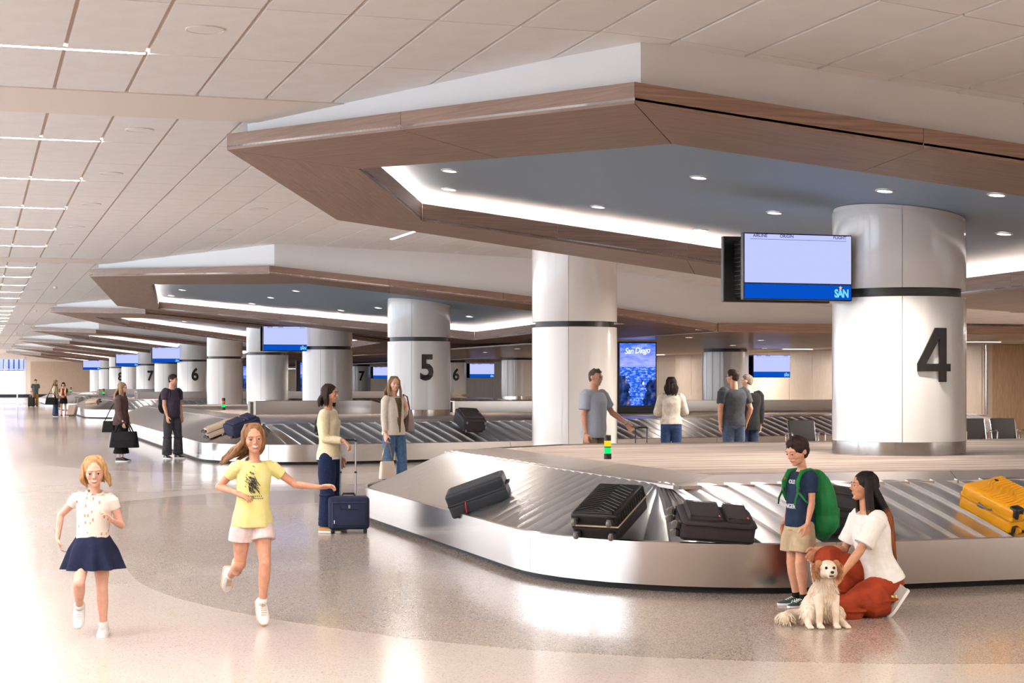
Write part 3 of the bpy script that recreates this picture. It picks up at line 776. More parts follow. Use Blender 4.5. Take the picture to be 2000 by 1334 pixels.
# ================================================================ OBJECTS: screens, lights, luggage
def poster_mat():
    m = bpy.data.materials.new('coast_picture'); m.use_nodes = True; n = m.node_tree.nodes; l = m.node_tree.links; n.remove(n['Principled BSDF'])
    e = n.new('ShaderNodeEmission'); e.inputs[1].default_value = .72; l.new(e.outputs[0], n['Material Output'].inputs[0])
    t = n.new('ShaderNodeTexCoord'); sp = n.new('ShaderNodeSeparateXYZ'); l.new(t.outputs['Generated'], sp.inputs[0])
    def ramp(src, els, const=False):
        r = n.new('ShaderNodeValToRGB'); r.color_ramp.interpolation = 'CONSTANT' if const else 'LINEAR'
        while len(r.color_ramp.elements) < len(els): r.color_ramp.elements.new(.5)
        for q, (p, c) in zip(r.color_ramp.elements, els): q.position = p; q.color = (*s2l(c), 1)
        l.new(src, r.inputs[0]); return r.outputs[0]
    def noise_(scale, st, d=4):
        mp = n.new('ShaderNodeMapping'); mp.inputs['Scale'].default_value = st; l.new(t.outputs['Generated'], mp.inputs[0])
        z = n.new('ShaderNodeTexNoise'); z.inputs['Scale'].default_value = scale; z.inputs['Detail'].default_value = d; z.inputs['Roughness'].default_value = .6; l.new(mp.outputs[0], z.inputs['Vector']); return z.outputs['Fac']
    def mix(f, a, b):
        x = n.new('ShaderNodeMixRGB'); l.new(f, x.inputs[0]); l.new(a, x.inputs[1]); l.new(b, x.inputs[2]); return x.outputs[0]
    def mth(op, a, b, c=None):
        x = n.new('ShaderNodeMath'); x.operation = op
        for i, v in enumerate((a, b)):
            if v is None: continue
            if isinstance(v, (int, float)): x.inputs[i].default_value = v
            else: l.new(v, x.inputs[i])
        return x.outputs[0]
    sky = mix(ramp(noise_(3, (1, 1, 5)), [(.42, (0, 0, 0)), (.62, (255, 255, 255))]), ramp(sp.outputs[2], [(.55, (150, 160, 232)), (1, (40, 96, 226))]), ramp(sp.outputs[2], [(.6, (178, 178, 236)), (1, (120, 150, 240))]))
    sea = ramp(noise_(9, (1, 1, 3.5), 6), [(.3, (12, 50, 150)), (.5, (44, 104, 222)), (.68, (190, 205, 250))])
    rock = ramp(noise_(7, (1, 1, 1), 6), [(.35, (12, 14, 34)), (.5, (30, 52, 110)), (.62, (70, 84, 130)), (.72, (236, 110, 80))])
    hz = ramp(sp.outputs[2], [(0, (0, 0, 0)), (.62, (255, 255, 255))], True)
    im = mix(hz, sea, sky)
    # rocks at both sides
    w = mth('MULTIPLY', mth('SUBTRACT', noise_(4, (1, 1, 1.4)), .5), .5)
    xl = mth('ADD', mth('ADD', sp.outputs[0], w), mth('MULTIPLY', sp.outputs[2], .18)); left = mth('LESS_THAN', xl, .3)
    xr = mth('SUBTRACT', mth('ADD', sp.outputs[0], w), mth('MULTIPLY', sp.outputs[2], .42)); right = mth('GREATER_THAN', xr, .62)
    below = mth('LESS_THAN', sp.outputs[2], .48); belowr = mth('LESS_THAN', sp.outputs[2], .41)
    f = mth('MAXIMUM', mth('MULTIPLY', left, below), mth('MULTIPLY', right, belowr))
    im = mix(f, im, rock); l.new(im, e.inputs[0]); return m
M_poster = poster_mat()

def screen_unit(loc, W, H, sgn, arm_to, label):
    """pair of flight screens back to back; loc = middle of the front screen, sgn -1: column to the right"""
    t = empty('flight_screen', loc, 0, label, 'screen', 'paired flight screens on the columns')
    for (dy, r) in ((0, 0), (.62, pi)):
        h = MB().rbox((0, .045, 0), (W, .07, H), .012, 2).build('screen_case', M_black, t); h.location = (0, dy, 0); h.rotation_euler = (0, 0, r)
        d = MB().box((0, .006, .12*H+.0), (W-.035, .006, H*.76-.03)).build('display', M_screen, h)
        b = MB().box((0, .006, -.5*H+.015+.11*H), (W-.035, .0065, .215*H)).build('display_band', M_screenb, h)
        if r == 0 or loc[0] < 12:
            k = W/1.37
            for me, x, z in ((T_air, -.48*k, .455*H), (T_ori, -.15*k, .455*H), (T_fli, .52*k, .455*H)):
                o = link('lettering', me, h, (x, .0, z), (pi/2, 0, 0))
            MB().box((0, .0015, .405*H), (W*.88, .001, .004)).build('rule', M_ink, h)
            link('logo', T_san, h, (W*.5-.14*k, .0, -.39*H), (pi/2, 0, 0))
            sv = []; cx, cz = W*.5-.155*k, -.30*H
            for q in range(10):
                rr = .026 if q % 2 == 0 else .010; a = pi/2+q*pi/5; sv.append((cx+rr*cos(a), .0, cz+rr*sin(a)))
            MB().add(sv, [tuple(range(10))]).build('logo_star', M_gold, h)
    # housing between the two screens and the arm to the column
    MB().box((-sgn*0+ (-W*.36), .33, -.0), (.10, .5, H*.86)).box((0, .33, -H*.2), (W*.7, .46, H*.4)).build('housing', M_blackm, t)
    mb = MB()
    for q in range(12): mb.box((-W*.36-.053, .33, -H*.38+q*H*.068), (.008, .46, .012))
    mb.build('vent_louvre', M_rubber, t)
    ax, ay = arm_to[0]-loc[0], arm_to[1]-loc[1]
    MB().tube([(0, .33, .0), (ax*.5, .33+(ay-.33)*.5, 0), (ax, ay, 0)], .05, 10).build('arm', M_blackm, t, smooth=30)
scr = [(0, 'large flight screen pair on the left of the column marked 4'), (3, 'flight screen pair above and left of the woman in the cream sweater'), (6, 'flight screen pair left of the column marked 6'), (8, 'flight screen pair in front of the column marked 8'), (11, 'leftmost and smallest flight screen pair, left of the number 8')]
for k, lab in scr:
    Y = 17.59+11.3*k; screen_unit((8.89 if k == 0 else 9.0, Y-.32, 2.99), 1.37, .757, -1, (9.62, Y), lab)
for k, lab in ((3, 'flight screen pair above the man in the black jacket'), (6, 'flight screen pair right of the back-row column marked 6'), (8, 'flight screen pair behind the head of the blazer woman')):
    Y = 17.59+11.3*k; screen_unit((25.35, Y-.32, 2.19 if k == 3 else 2.24), 1.37, .757, 1, (24.55, Y), lab)
# tall picture totems
def totem(x, y, z0, W, H, label):
    t = empty('advertising_totem', (x, y, z0), 0, label, 'sign', 'tall picture totems')
    MB().rbox((0, .1, H/2+.1), (W+.08, .2, H+.28), .015, 2).build('case', M_black, t)
    MB().box((-W/2-.13, .13, H/2+.15), (.16, .22, H+.3)).build('side_fin', mat('grey_metal', (96, 96, 98), .4, .6), t)
    MB().box((0, -.004, H/2+.2), (W, .01, H)).build('picture', M_poster, t)
    MB().box((0, .1, .03), (W+.2, .34, .06)).build('foot', M_blackm, t)
    o = link('lettering', T_sd, t, (0, -.012, H*.88+.2), (pi/2, 0, 0)); o.scale = (W/1.0,)*3
    o = link('lettering', T_sd2, t, (-.05, -.012, H*.925+.2), (pi/2, 0, 0))
    # surfer
    MB().ell((.12*W, -.012, H*.37+.2), (.018, .004, .05)).ell((.12*W, -.012, H*.37+.26), (.014, .004, .016)).build('surfer', M_ink, t)
    MB().ell((.15*W, -.013, H*.355+.2), (.03, .004, .045)).build('surfboard', M_wink, t)
totem(16.45, 41.0, .86, 1.0, 1.62, 'bright blue tall picture totem showing a rocky shore, right of the tall plain column')
totem(16.9, 88.5, .87, 1.1, 1.6, 'tall picture totem, a narrow sliver visible left of the plain column behind the cream sweater')
totem(17.2, 110.5, .87, 1.1, 1.6, 'tall picture totem, a thin blue sliver between two plain columns left of the front screens')

# stack lights
M_green = emis('green_lamp', (20, 226, 96), 1.1); M_amber = emis('amber_lamp', (255, 160, 30), 1.2); M_amberoff = mat('amber_off', (190, 70, 30), .3); M_redoff = mat('red_off', (120, 24, 20), .3)
def beacon(x, y, z, label, on=True, s=1.0):
    t = empty('signal_tower', (x, y, z), 0, label, 'signal light', 'signal towers on the carousels')
    r = .038*s
    MB().lathe([(r*1.1, 0), (r*1.1, .06*s), (r, .062*s)], 20).build('base', M_black, t, smooth=40)
    MB().lathe([(r*.96, .062*s), (r*.96, .125*s)], 20).build('green_lens', M_green, t, smooth=40)
    MB().lathe([(r, .125*s), (r, .138*s)], 20).build('ring', M_black, t, smooth=40)
    MB().lathe([(r*.96, .138*s), (r*.96, .20*s)], 20).build('amber_lens', M_amber if on else M_amberoff, t, smooth=40)
    MB().lathe([(r, .20*s), (r, .255*s), (r*.8, .262*s)], 20).build('cap', M_black, t, smooth=40)
beacon(6.55, 17.2, PF, 'signal tower with amber and green lit, on the nearest carousel')
beacon(6.9, 49.6, PF, 'signal tower with green lit, on the second carousel right of the backpack man', False, 1.35)
beacon(7.2, 102.5, PF, 'signal tower with green lit, on the carousel left of the brown sweater woman', False, 1.5)
beacon(6.6, 127, PF, 'faint signal tower just right of the blonde woman with the black bag', False, 1.5)
beacon(25.9, 53.2, .86, 'signal tower behind the man in the black jacket', False, 1.3)
beacon(21.6, 80.2, .82, 'signal tower below the screen right of the back-row number 6', False, 1.5)
# feed conveyors on the islands
def feeder(x0, x1, y, h, label, w=.9):
    t = empty('feed_conveyor', (x0, y, PF), 0, label, 'conveyor')
    L = x1-x0
    MB().box((L/2, -w/2, h/2), (L, .03, h)).build('side_panel', M_steel, t); MB().box((L/2, w/2, h/2), (L, .03, h)).build('side_panel', M_steel, t)
    MB().box((L/2, 0, h*.45), (L-.1, w-.05, .03)).build('belt', M_rubber, t)
    MB().box((0, -w/2, h/2), (.05, .05, h+.03)).box((0, w/2, h/2), (.05, .05, h+.03)).box((0, 0, h+.0), (.05, w, .03)).build('end_frame', M_trimw, t)
    MB().box((.12, 0, h/2), (.02, w-.08, h*.9)).build('curtain', M_black, t)
    MB().hexa([(L, -w/2, 0), (L+1.3, -w/2, 0), (L+1.3, -w/2+.03, 0), (L, -w/2+.03, 0)], [(L, -w/2, h), (L+1.3, -w/2, .02), (L+1.3, -w/2+.03, .02), (L, -w/2+.03, h)]).build('tapered_guard', M_ledge, t)
feeder(6.7, 9.7, 43.0, .34, 'metal feed conveyor with side panels on the second carousel, behind the cream sweater woman')
feeder(7.2, 22, 84.5-3.2, .34, 'metal feed conveyor on the third carousel, between brown sweater woman and backpack man')
feeder(7.0, 20, 104.5, .36, 'metal feed conveyor on the fourth carousel, left of the brown sweater woman')
feeder(12.2, 25, 44.0, .3, 'long dark metal feed conveyor on the second carousel, behind the people at the back', .8)

# ---- luggage
M_dkblue = mat('slate_shell', (36, 42, 49), .45, Specular_IOR_Level=.3); M_blk = mat('black_shell', (20, 19, 20), .45, Specular_IOR_Level=.3); M_yel = mat('yellow_shell', (236, 166, 22), .38)
M_cloth = noisy(mat('aubergine_cloth', (52, 44, 50), .85), (42, 36, 41), 160, bump=.3); M_cloth2 = noisy(mat('black_cloth', (24, 23, 25), .85), (30, 29, 31), 160, bump=.3)
M_navyc = noisy(mat('navy_cloth', (28, 38, 72), .8), (22, 30, 60), 200, bump=.3); M_tan = mat('tan_shell', (196, 172, 150), .45); M_wheel = mat('wheel_grey', (110, 108, 106), .4)
M_zip = mat('cream_zip', (186, 172, 140), .5); M_red = mat('red_tag', (200, 30, 24), .5); M_alu = mat('handle_aluminium', (178, 182, 186), .28, .9)
def wheels(t, w, l, h, m=M_wheel, four=True):
    """wheels at the -y end of a case lying on its back (length along y, thickness along z)"""
    for sx in (-1, 1):
        for z in ((.055, h-.055) if four else (.05,)):
            c = Vector((sx*(w/2-.055), -l/2-.03, z))
            MB().rbox(c+Vector((0, .018, 0)), (.06, .035, .055), .012, 2).build('wheel_housing', M_black, t)
            o = MB().lathe([(.0, -.014), (.026, -.014), (.03, -.009), (.03, .009), (.026, .014), (.0, .014)], 20, cap=False).build('wheel', m, t, smooth=40); o.location = c+Vector((0, -.016, 0)); o.rotation_euler = (0, pi/2, 0)
def hard_case(name, label, w, l, h, m, style, wm=M_wheel, grp=None, wh=True):
    t = empty(name, (0, 0, 0), 0, label, 'suitcase', grp)
    MB().rbox((0, 0, h*.265), (w, l, h*.53), .032, 4).build('lower_shell', m, t, smooth=40)
    up = MB().rbox((0, 0, h*.77), (w, l, h*.46), .032, 4).build('upper_shell', m, t, smooth=40)
    MB().rbox((0, 0, h*.535), (w-.004, l-.004, .07), .012, 2).build('gusset', m, t)
    MB().rbox((0, 0, h*.53), (w+.006, l+.006, .014), .005, 1).build('zip', {'chevron': M_zip, 'wave': mat('ochre_zip', (196, 128, 14), .5)}.get(style, M_black), t)
    mb = MB(); z = h+.001
    if style == 'rib':
        for i in range(7): mb.rbox((-w*.36+w*.12*i, 0, z-.003), (w*.07, l*.86, .012), .005, 2)
    elif style == 'chevron':
        for i in range(12):
            y = -l*.44+l*.08*i
            for s in (-1, 1):
                a = Vector((0, y, z)); b = Vector((s*w*.40, y-.10 if y-.10 > -l*.46 else -l*.46, z))
                if b.y > a.y: continue
                mb.tube([a, b], [.009, .009], 6, flat=.7)
        for i in range(12):
            y = -l*.42+l*.076*i
            for s in (-1, 1): mb.rbox((s*w/2, y, h*.75), (.012, .018, h*.3), .005, 1)
    elif style == 'wave':
        for i in range(13):
            y0 = -l*.38+l*.062*i; pts = []
            for q in range(13):
                x = -w*.44+w*.88*q/12; pts.append((x, y0+.055*math.tanh((x+.05*sin(i*.8))*14)*(1 if i > 2 else .4), z-.001))
            mb.tube(pts, .010, 6, flat=.7)
    mb.build('shell_rib', m, t, smooth=30)
    if wh: wheels(t, w, l, h, wm)
    # top handle at +y end, side handle, telescopic housing
    MB().tube([(-.07, l/2, h*.6), (-.06, l/2+.03, h*.6), (.06, l/2+.03, h*.6), (.07, l/2, h*.6)], .01, 8).build('carry_handle', M_black, t, smooth=40)
    MB().tube([(-w/2, -.07, h*.6), (-w/2-.028, -.06, h*.6), (-w/2-.028, .06, h*.6), (-w/2, .07, h*.6)], .009, 8).build('side_handle', M_black if style != 'wave' else M_wheel, t, smooth=40)
    if style == 'wave':
        for sx in (-1, 1): MB().rbox((sx*(w/2-.06), -l/2+.02, h-.03), (.10, .09, .09), .02, 3).build('corner_guard', M_black, t, smooth=40)
        MB().rbox((0, -l/2-.002, h*.75), (w*.4, .012, h*.3), .004, 2).build('plate', m, t)
        MB().lathe([(0, 0), (.02, 0), (.02, .004), (0, .005)], 16, (w*.2, l*.38, h+.002), cap=False).build('badge', M_black, t)
        MB().rbox((-w/2-.004, .05, h*.53), (.012, .06, .035), .004, 1).build('lock', M_wheel, t)
    return t
def soft_case(name, label, w, l, h, m, four=True, grp=None, trim=None):
    t = empty(name, (0, 0, 0), 0, label, 'suitcase', grp)
    MB().rbox((0, 0, h/2), (w, l, h), .045, 4).build('body', m, t, smooth=40)
    for (yc, ll) in ((-.18*l, .5*l), (.26*l, .34*l)):
        p = MB().rbox((0, yc, h+.012), (w*.84, ll*.92, .045), .02, 3).build('pocket', m, t, smooth=40)
        pts = [(-w*.4, yc-ll*.42, h+.036), (w*.4, yc-ll*.42, h+.036), (w*.4, yc+ll*.42, h+.036), (-w*.4, yc+ll*.42, h+.036)]
        MB().tube(pts, .004, 5, closed=True).build('piping', M_black, p)
        MB().rbox((w*.33, yc+ll*.36, h+.038), (.03, .014, .006), .002, 1).build('zip_pull', trim or M_zip, p)
    for z in (h*.18, h*.82): MB().tube([(-w/2+.03, -l/2, z), (-w/2, -l/2+.03, z), (-w/2-.001, l/2-.03, z), (-w/2+.03, l/2, z), (w/2-.03, l/2, z), (w/2+.001, l/2-.03, z), (w/2+.001, -l/2+.03, z), (w/2-.03, -l/2, z)], .006, 5, closed=True).build('piping', M_black, t)
    wheels(t, w, l, h, M_wheel, four)
    MB().tube([(-.07, l/2, h*.6), (-.05, l/2+.025, h*.62), (.05, l/2+.025, h*.62), (.07, l/2, h*.6)], .012, 8).build('carry_handle', M_black, t, smooth=40)
    return t
def rest_on(t, x, y, z, nrm, ang, lift=.012):
    """lay a thing on a sloping plate: nrm plate normal, ang heading of +y in the plate (world angle)"""
    n = Vector(nrm).normalized(); f = Vector((cos(ang), sin(ang), 0)); f = (f-n*f.dot(n)).normalized(); r = f.cross(n)
    M = Matrix((r, f, n)).transposed().to_4x4(); M.translation = Vector((x, y, z))+n*lift; t.matrix_world = M; t.rotation_mode = 'QUATERNION'
    loc, q, s = M.decompose(); t.location = loc; t.rotation_quaternion = q
SL = .44/1.12
def frontz(y, y0=12.1): return .36+max(0, y-y0)*SL
def leftz(x): return .36+(x-4.55)*SL
n_c = (-SL*.72, -SL*.72, 1)
t = hard_case('hard_suitcase', 'slate grey ribbed hard case, leftmost on the nearest carousel', .40, .60, .25, M_dkblue, 'rib', wh=False); rest_on(t, 4.78, 16.0, leftz(4.78), (-SL, 0, 1), radians(-20), .015)
MB().tube([(.20, -.12, .13), (.235, -.13, .08), (.23, -.14, .03)], .006, 6).build('red_tag', M_red, t)
t = hard_case('hard_suitcase', 'black chevron-ribbed hard case with a cream zip, near the carousel corner', .42, .60, .23, M_blk, 'chevron'); rest_on(t, 4.98, 12.98, .36+.38*SL, n_c, radians(44), .02)
t = soft_case('soft_suitcase', 'dark aubergine cloth case with two front pockets, left of the boy',  .36, .60, .18, M_cloth, trim=mat('orange_pull', (190, 84, 40), .5)); rest_on(t, 5.60, 12.36, frontz(12.36), (0, -SL, 1), radians(-14), .015)
t = soft_case('soft_suitcase', 'black cloth case on the carousel behind the green backpack', .46, .54, .21, M_cloth2); rest_on(t, 6.72, 12.50, frontz(12.50), (0, -SL, 1), radians(68), .015)
t = hard_case('hard_suitcase', 'yellow hard case with wavy ribs and black corners at the right edge', .50, .58, .23, M_yel, 'wave', mat('yellow_wheel', (190, 130, 20), .4)); rest_on(t, 8.36, 12.50, frontz(12.52), (0, -SL, 1), radians(105), .015)
t = hard_case('hard_suitcase', 'beige hard case tilted on the second carousel, beside a navy bag', .45, .62, .24, M_tan, 'rib'); rest_on(t, 5.0, 36.1, leftz(5.0)+.03, (-SL, 0, 1), radians(0), .02)
t = soft_case('soft_suitcase', 'navy cloth bag lying beside the beige case on the second carousel', .45, .66, .26, M_navyc, False); rest_on(t, 5.25, 34.75, leftz(5.25)+.0, n_c, radians(20), .02)
t = soft_case('soft_suitcase', 'small black case on the second carousel, left of the cream sweater', .36, .5, .3, M_cloth2); rest_on(t, 6.85, 34.4, .385+.6*SL, (0, -SL, 1), radians(72), .04)
t = soft_case('soft_suitcase', 'dark plum cloth case on the second carousel, below the column marked 5', .52, .66, .30, M_cloth); rest_on(t, 10.15, 35.1, .385+.7*SL, (.2*SL, -SL, 1), radians(95), .05)
t = hard_case('hard_suitcase', 'pale case on the fourth carousel, beside the woman in the skirt', .4, .6, .22, M_tan, 'rib'); rest_on(t, 5.1, 78.9, .60, n_c, radians(150), .03)

def roller(x, y, rz, w, h, d, m, hh, label, handle_m=None, soft=True, name='rolling_suitcase', grp=None, tilt=0):
    """upright cabin case: front towards -y of its own frame"""
    t = empty(name, (x, y, 0), rz, label, 'suitcase', grp); z0 = .045
    if tilt: t.rotation_euler = (tilt, 0, rz)
    MB().rbox((0, 0, z0+h/2), (w, d, h), .045 if soft else .04, 4).build('body', m, t, smooth=40)
    if soft:
        p = MB().rbox((0, -d/2-.01, z0+h*.45), (w*.84, .045, h*.78), .02, 3).build('front_pocket', m, t, smooth=40)
        MB().tube([(-w*.40, -d/2-.034, z0+.05), (w*.40, -d/2-.034, z0+.05), (w*.40, -d/2-.034, z0+h*.8), (-w*.40, -d/2-.034, z0+h*.8)], .0045, 5, closed=True).build('piping', M_black, p)
        MB().tube([(-w*.24, -d/2-.034, z0+h*.8), (-w*.2, -d/2-.036, z0+h*.62), (w*.2, -d/2-.036, z0+h*.62), (w*.24, -d/2-.034, z0+h*.8)], .0035, 5).build('seam', M_black, p)
        MB().rbox((0, -d/2-.037, z0+h*.70), (.022, .006, .038), .003, 1).build('emblem', M_alu, p)
        MB().tube([(-w*.36, -d/2-.036, z0+h*.30), (-w*.36, -d/2-.045, z0+h*.2)], .006, 6).build('zip_pull', M_alu, p)
    else:
        mb = MB()
        for i in range(6): mb.rbox((-w*.36+w*.145*i, -d/2, z0+h/2), (w*.05, .014, h*.82), .004, 1)
        mb.build('shell_rib', m, t)
    mb = MB().tube([(-.07, 0, z0+h), (-.06, 0, z0+h+.025), (.06, 0, z0+h+.025), (.07, 0, z0+h)], .012, 8); mb.build('carry_handle', M_black, t, smooth=40)
    for sx in (-1, 1):
        c = (sx*(w/2-.05), d/2-.03, .036)
        MB().lathe([(0, -.012), (.032, -.012), (.036, -.006), (.036, .006), (.032, .012), (0, .012)], 20, cap=False, R=Matrix.Rotation(pi/2, 3, 'Y'), c=c).build('wheel', M_black, t, smooth=40)
        MB().rbox((sx*(w/2-.05), -d/2+.04, .028), (.045, .05, .05), .012, 2).build('foot', M_black, t)
        MB().tube([(sx*.085, d/2-.03, z0+h-.02), (sx*.085, d/2-.03, z0+h+(hh-h)*.40)], .0115, 8).build('handle_tube', handle_m or M_alu, t, smooth=40)
        MB().tube([(sx*.085, d/2-.03, z0+h+(hh-h)*.40), (sx*.085, d/2-.03, hh)], .009, 8).build('handle_tube', handle_m or M_alu, t, smooth=40)
        MB().rbox((sx*.085, d/2-.03, z0+h+(hh-h)*.40), (.03, .026, .022), .006, 2).build('tube_collar', M_black, t)
    MB().tube([(-.095, d/2-.03, hh), (-.07, d/2-.03, hh+.018), (.07, d/2-.03, hh+.018), (.095, d/2-.03, hh)], .014, 8).build('grip', M_black, t, smooth=40)
    return t
FW = Vector((.3025, .9532, 0)); RT = Vector((.9532, -.3025, 0))
def yaw_of(phi):
    """rotation for a thing whose front is +y: phi 0 faces the lens side, 90 image right, 180 away"""
    v = -FW*cos(radians(phi))+RT*sin(radians(phi)); return atan2(v.y, v.x)-pi/2
roller(3.97, 18.55, -YAW+.16, .46, .37, .22, M_navyc, 1.02, 'navy cloth rolling case with a long raised handle, held by the woman in cream')
roller(9.27, 22.95, -YAW, .40, .55, .24, M_cloth2, 1.0, 'dark rolling case of the man in the pale blue polo, only its raised handle showing', M_black)
roller(3.42, 113.9, -YAW, .38, .60, .24, M_cloth2, 1.0, 'black hard rolling case beside the farthest man', soft=False)
roller(4.35, 83.6, -YAW-.3, .42, .52, .24, M_tan, 1.02, 'pale tilted rolling case held by the woman in the black skirt', M_trimw, soft=False, tilt=-.42)

# ---- rope stanchion and seats
st = empty('belt_stanchion', (2.8, 124.3, 0), 0, 'pale belt stanchion with its band pulled out left, near the end wall', 'barrier')
MB().lathe([(.0, 0), (.22, 0), (.22, .02), (.05, .05), (.045, .06), (.04, 1.0), (.05, 1.02), (.05, 1.12), (.0, 1.13)], 20, cap=False).build('post', M_trimw, st, smooth=40)
MB().box((-2.2, 0, 1.02), (4.4, .012, .05)).build('belt', mat('belt_yellow', (214, 196, 120), .6), st)
st2 = empty('belt_stanchion', (-1.7, 124.3, 0), 0, 'belt stanchion left of the frame that takes the band', 'barrier')
MB().lathe([(.0, 0), (.22, 0), (.22, .02), (.05, .05), (.045, .06), (.04, 1.0), (.05, 1.02), (.05, 1.12), (.0, 1.13)], 20, cap=False).build('post', M_trimw, st2, smooth=40)
M_vinyl = mat('black_vinyl', (16, 14, 14), .7, Specular_IOR_Level=.2)
def bench(x, y, rz, n, label):
    t = empty('beam_seating', (x, y, 0), rz, label, 'seating')
    MB().box(((n-1)*.34, 0, .34), (n*.68, .07, .06)).build('beam', M_blackm, t)
    for sx in (.1, (n-1)*.68-.1):
        MB().tube([(sx, 0, .33), (sx, 0, .03)], .03, 8).tube([(sx, -.3, .02), (sx, .3, .02)], .02, 8).build('leg', M_chrome, t)
    for i in range(n):
        cx = i*.68
        MB().rbox((cx, .02, .43), (.54, .48, .07), .03, 3).build('seat', M_vinyl, t, smooth=40)
        R = Matrix.Rotation(radians(-14), 3, 'X')
        MB().rbox((cx, -.25, .70), (.54, .055, .46), .025, 3, R=Matrix.Rotation(radians(14), 3, 'X')).build('backrest', M_vinyl, t, smooth=40)
        for s in (-1, 1): MB().tube([(cx+s*.275, -.17, .42), (cx+s*.275, -.22, .62), (cx+s*.275, -.30, .90)], .012, 6).build('side_rail', M_chrome, t, smooth=40)
    for i in range(n+1):
        cx = i*.68-.34
        MB().tube([(cx, -.2, .44), (cx, -.22, .64), (cx, -.17, .68), (cx, .12, .69), (cx, .18, .66), (cx, .16, .46)], .014, 8).build('armrest', M_chrome, t, smooth=40)
bench(15.55, 29.9, pi-.12, 1, 'black vinyl seat with chrome arms, left of the column marked 4')
bench(20.3, 30.1, pi-.12, 2, 'black vinyl seats with chrome arms, right of the column marked 4')
# ================================================================ PEOPLE
PEND = []
def remesh(o, vox, it=3):
    m = o.modifiers.new('remesh', 'REMESH'); m.mode = 'VOXEL'; m.voxel_size = vox; m.use_smooth_shade = True
    s = o.modifiers.new('smooth', 'SMOOTH'); s.factor = .5; s.iterations = it
    PEND.append(o)
def bake_pending():
    dg = bpy.context.evaluated_depsgraph_get(); res = []
    for o in PEND: res.append((o, bpy.data.meshes.new_from_object(o.evaluated_get(dg))))
    for o, me in res:
        me.name = o.name; o.modifiers.clear(); o.data = me
        me.polygons.foreach_set('use_smooth', [True]*len(me.polygons)); me.update()
    PEND.clear()
def skin(name, c, c2): return noisy(mat(name, c, .5, Subsurface_Weight=.12, Subsurface_Scale=.02), c2, 30, detail=3)
SK_fair = skin('fair_skin', (228, 180, 156), (222, 168, 146)); SK_mid = skin('light_skin', (212, 160, 132), (204, 148, 122)); SK_tan = skin('tan_skin', (196, 144, 112), (186, 132, 102))
M_lip = mat('lip', (178, 92, 88), .4); M_eyew = mat('eye_white', (236, 232, 228), .2); M_iris = mat('iris_dark', (46, 34, 28), .15); M_teeth = mat('teeth', (240, 236, 228), .3)
def hairm(name, c, c2):
    m = mat(name, c, .6, Specular_IOR_Level=.22); return noisy(m, c2, 55, (1, 1, .12), .6, 4, .35, .65)
H_brown = hairm('dark_brown_hair', (48, 34, 28), (28, 20, 17)); H_black = hairm('black_hair', (30, 22, 20), (16, 12, 11)); H_blond = hairm('blond_hair', (196, 156, 108), (150, 112, 74))
H_ash = hairm('ash_blond_hair', (150, 126, 98), (116, 94, 70)); H_light = hairm('light_brown_hair', (146, 108, 76), (98, 68, 46)); H_ombre = hairm('auburn_hair', (142, 82, 44), (92, 50, 28)); H_grey = hairm('grey_brown_hair', (96, 82, 72), (70, 60, 54)); H_gr2 = hairm('grey_hair', (128, 116, 106), (96, 86, 78))
def fabric(name, c, c2=None, sc=14, b=.35, r=.85): return noisy(mat(name, c, r, Specular_IOR_Level=.2), c2 or tuple(int(x*.88) for x in c), sc, bump=b, bscale=sc*.7)
def ring(c, ax, ay, a, b, n=20, p=2.0, top=None):
    vs = []
    for k in range(n):
        t = 2*pi*k/n; ct, st_ = cos(t), sin(t)
        vs.append(c+ax*(a*abs(ct)**(2/p)*(1 if ct >= 0 else -1))+ay*(b*abs(st_)**(2/p)*(1 if st_ >= 0 else -1)))
    return vs
def V(*a): return Vector(a)
def nz(v): return Vector(v).normalized()

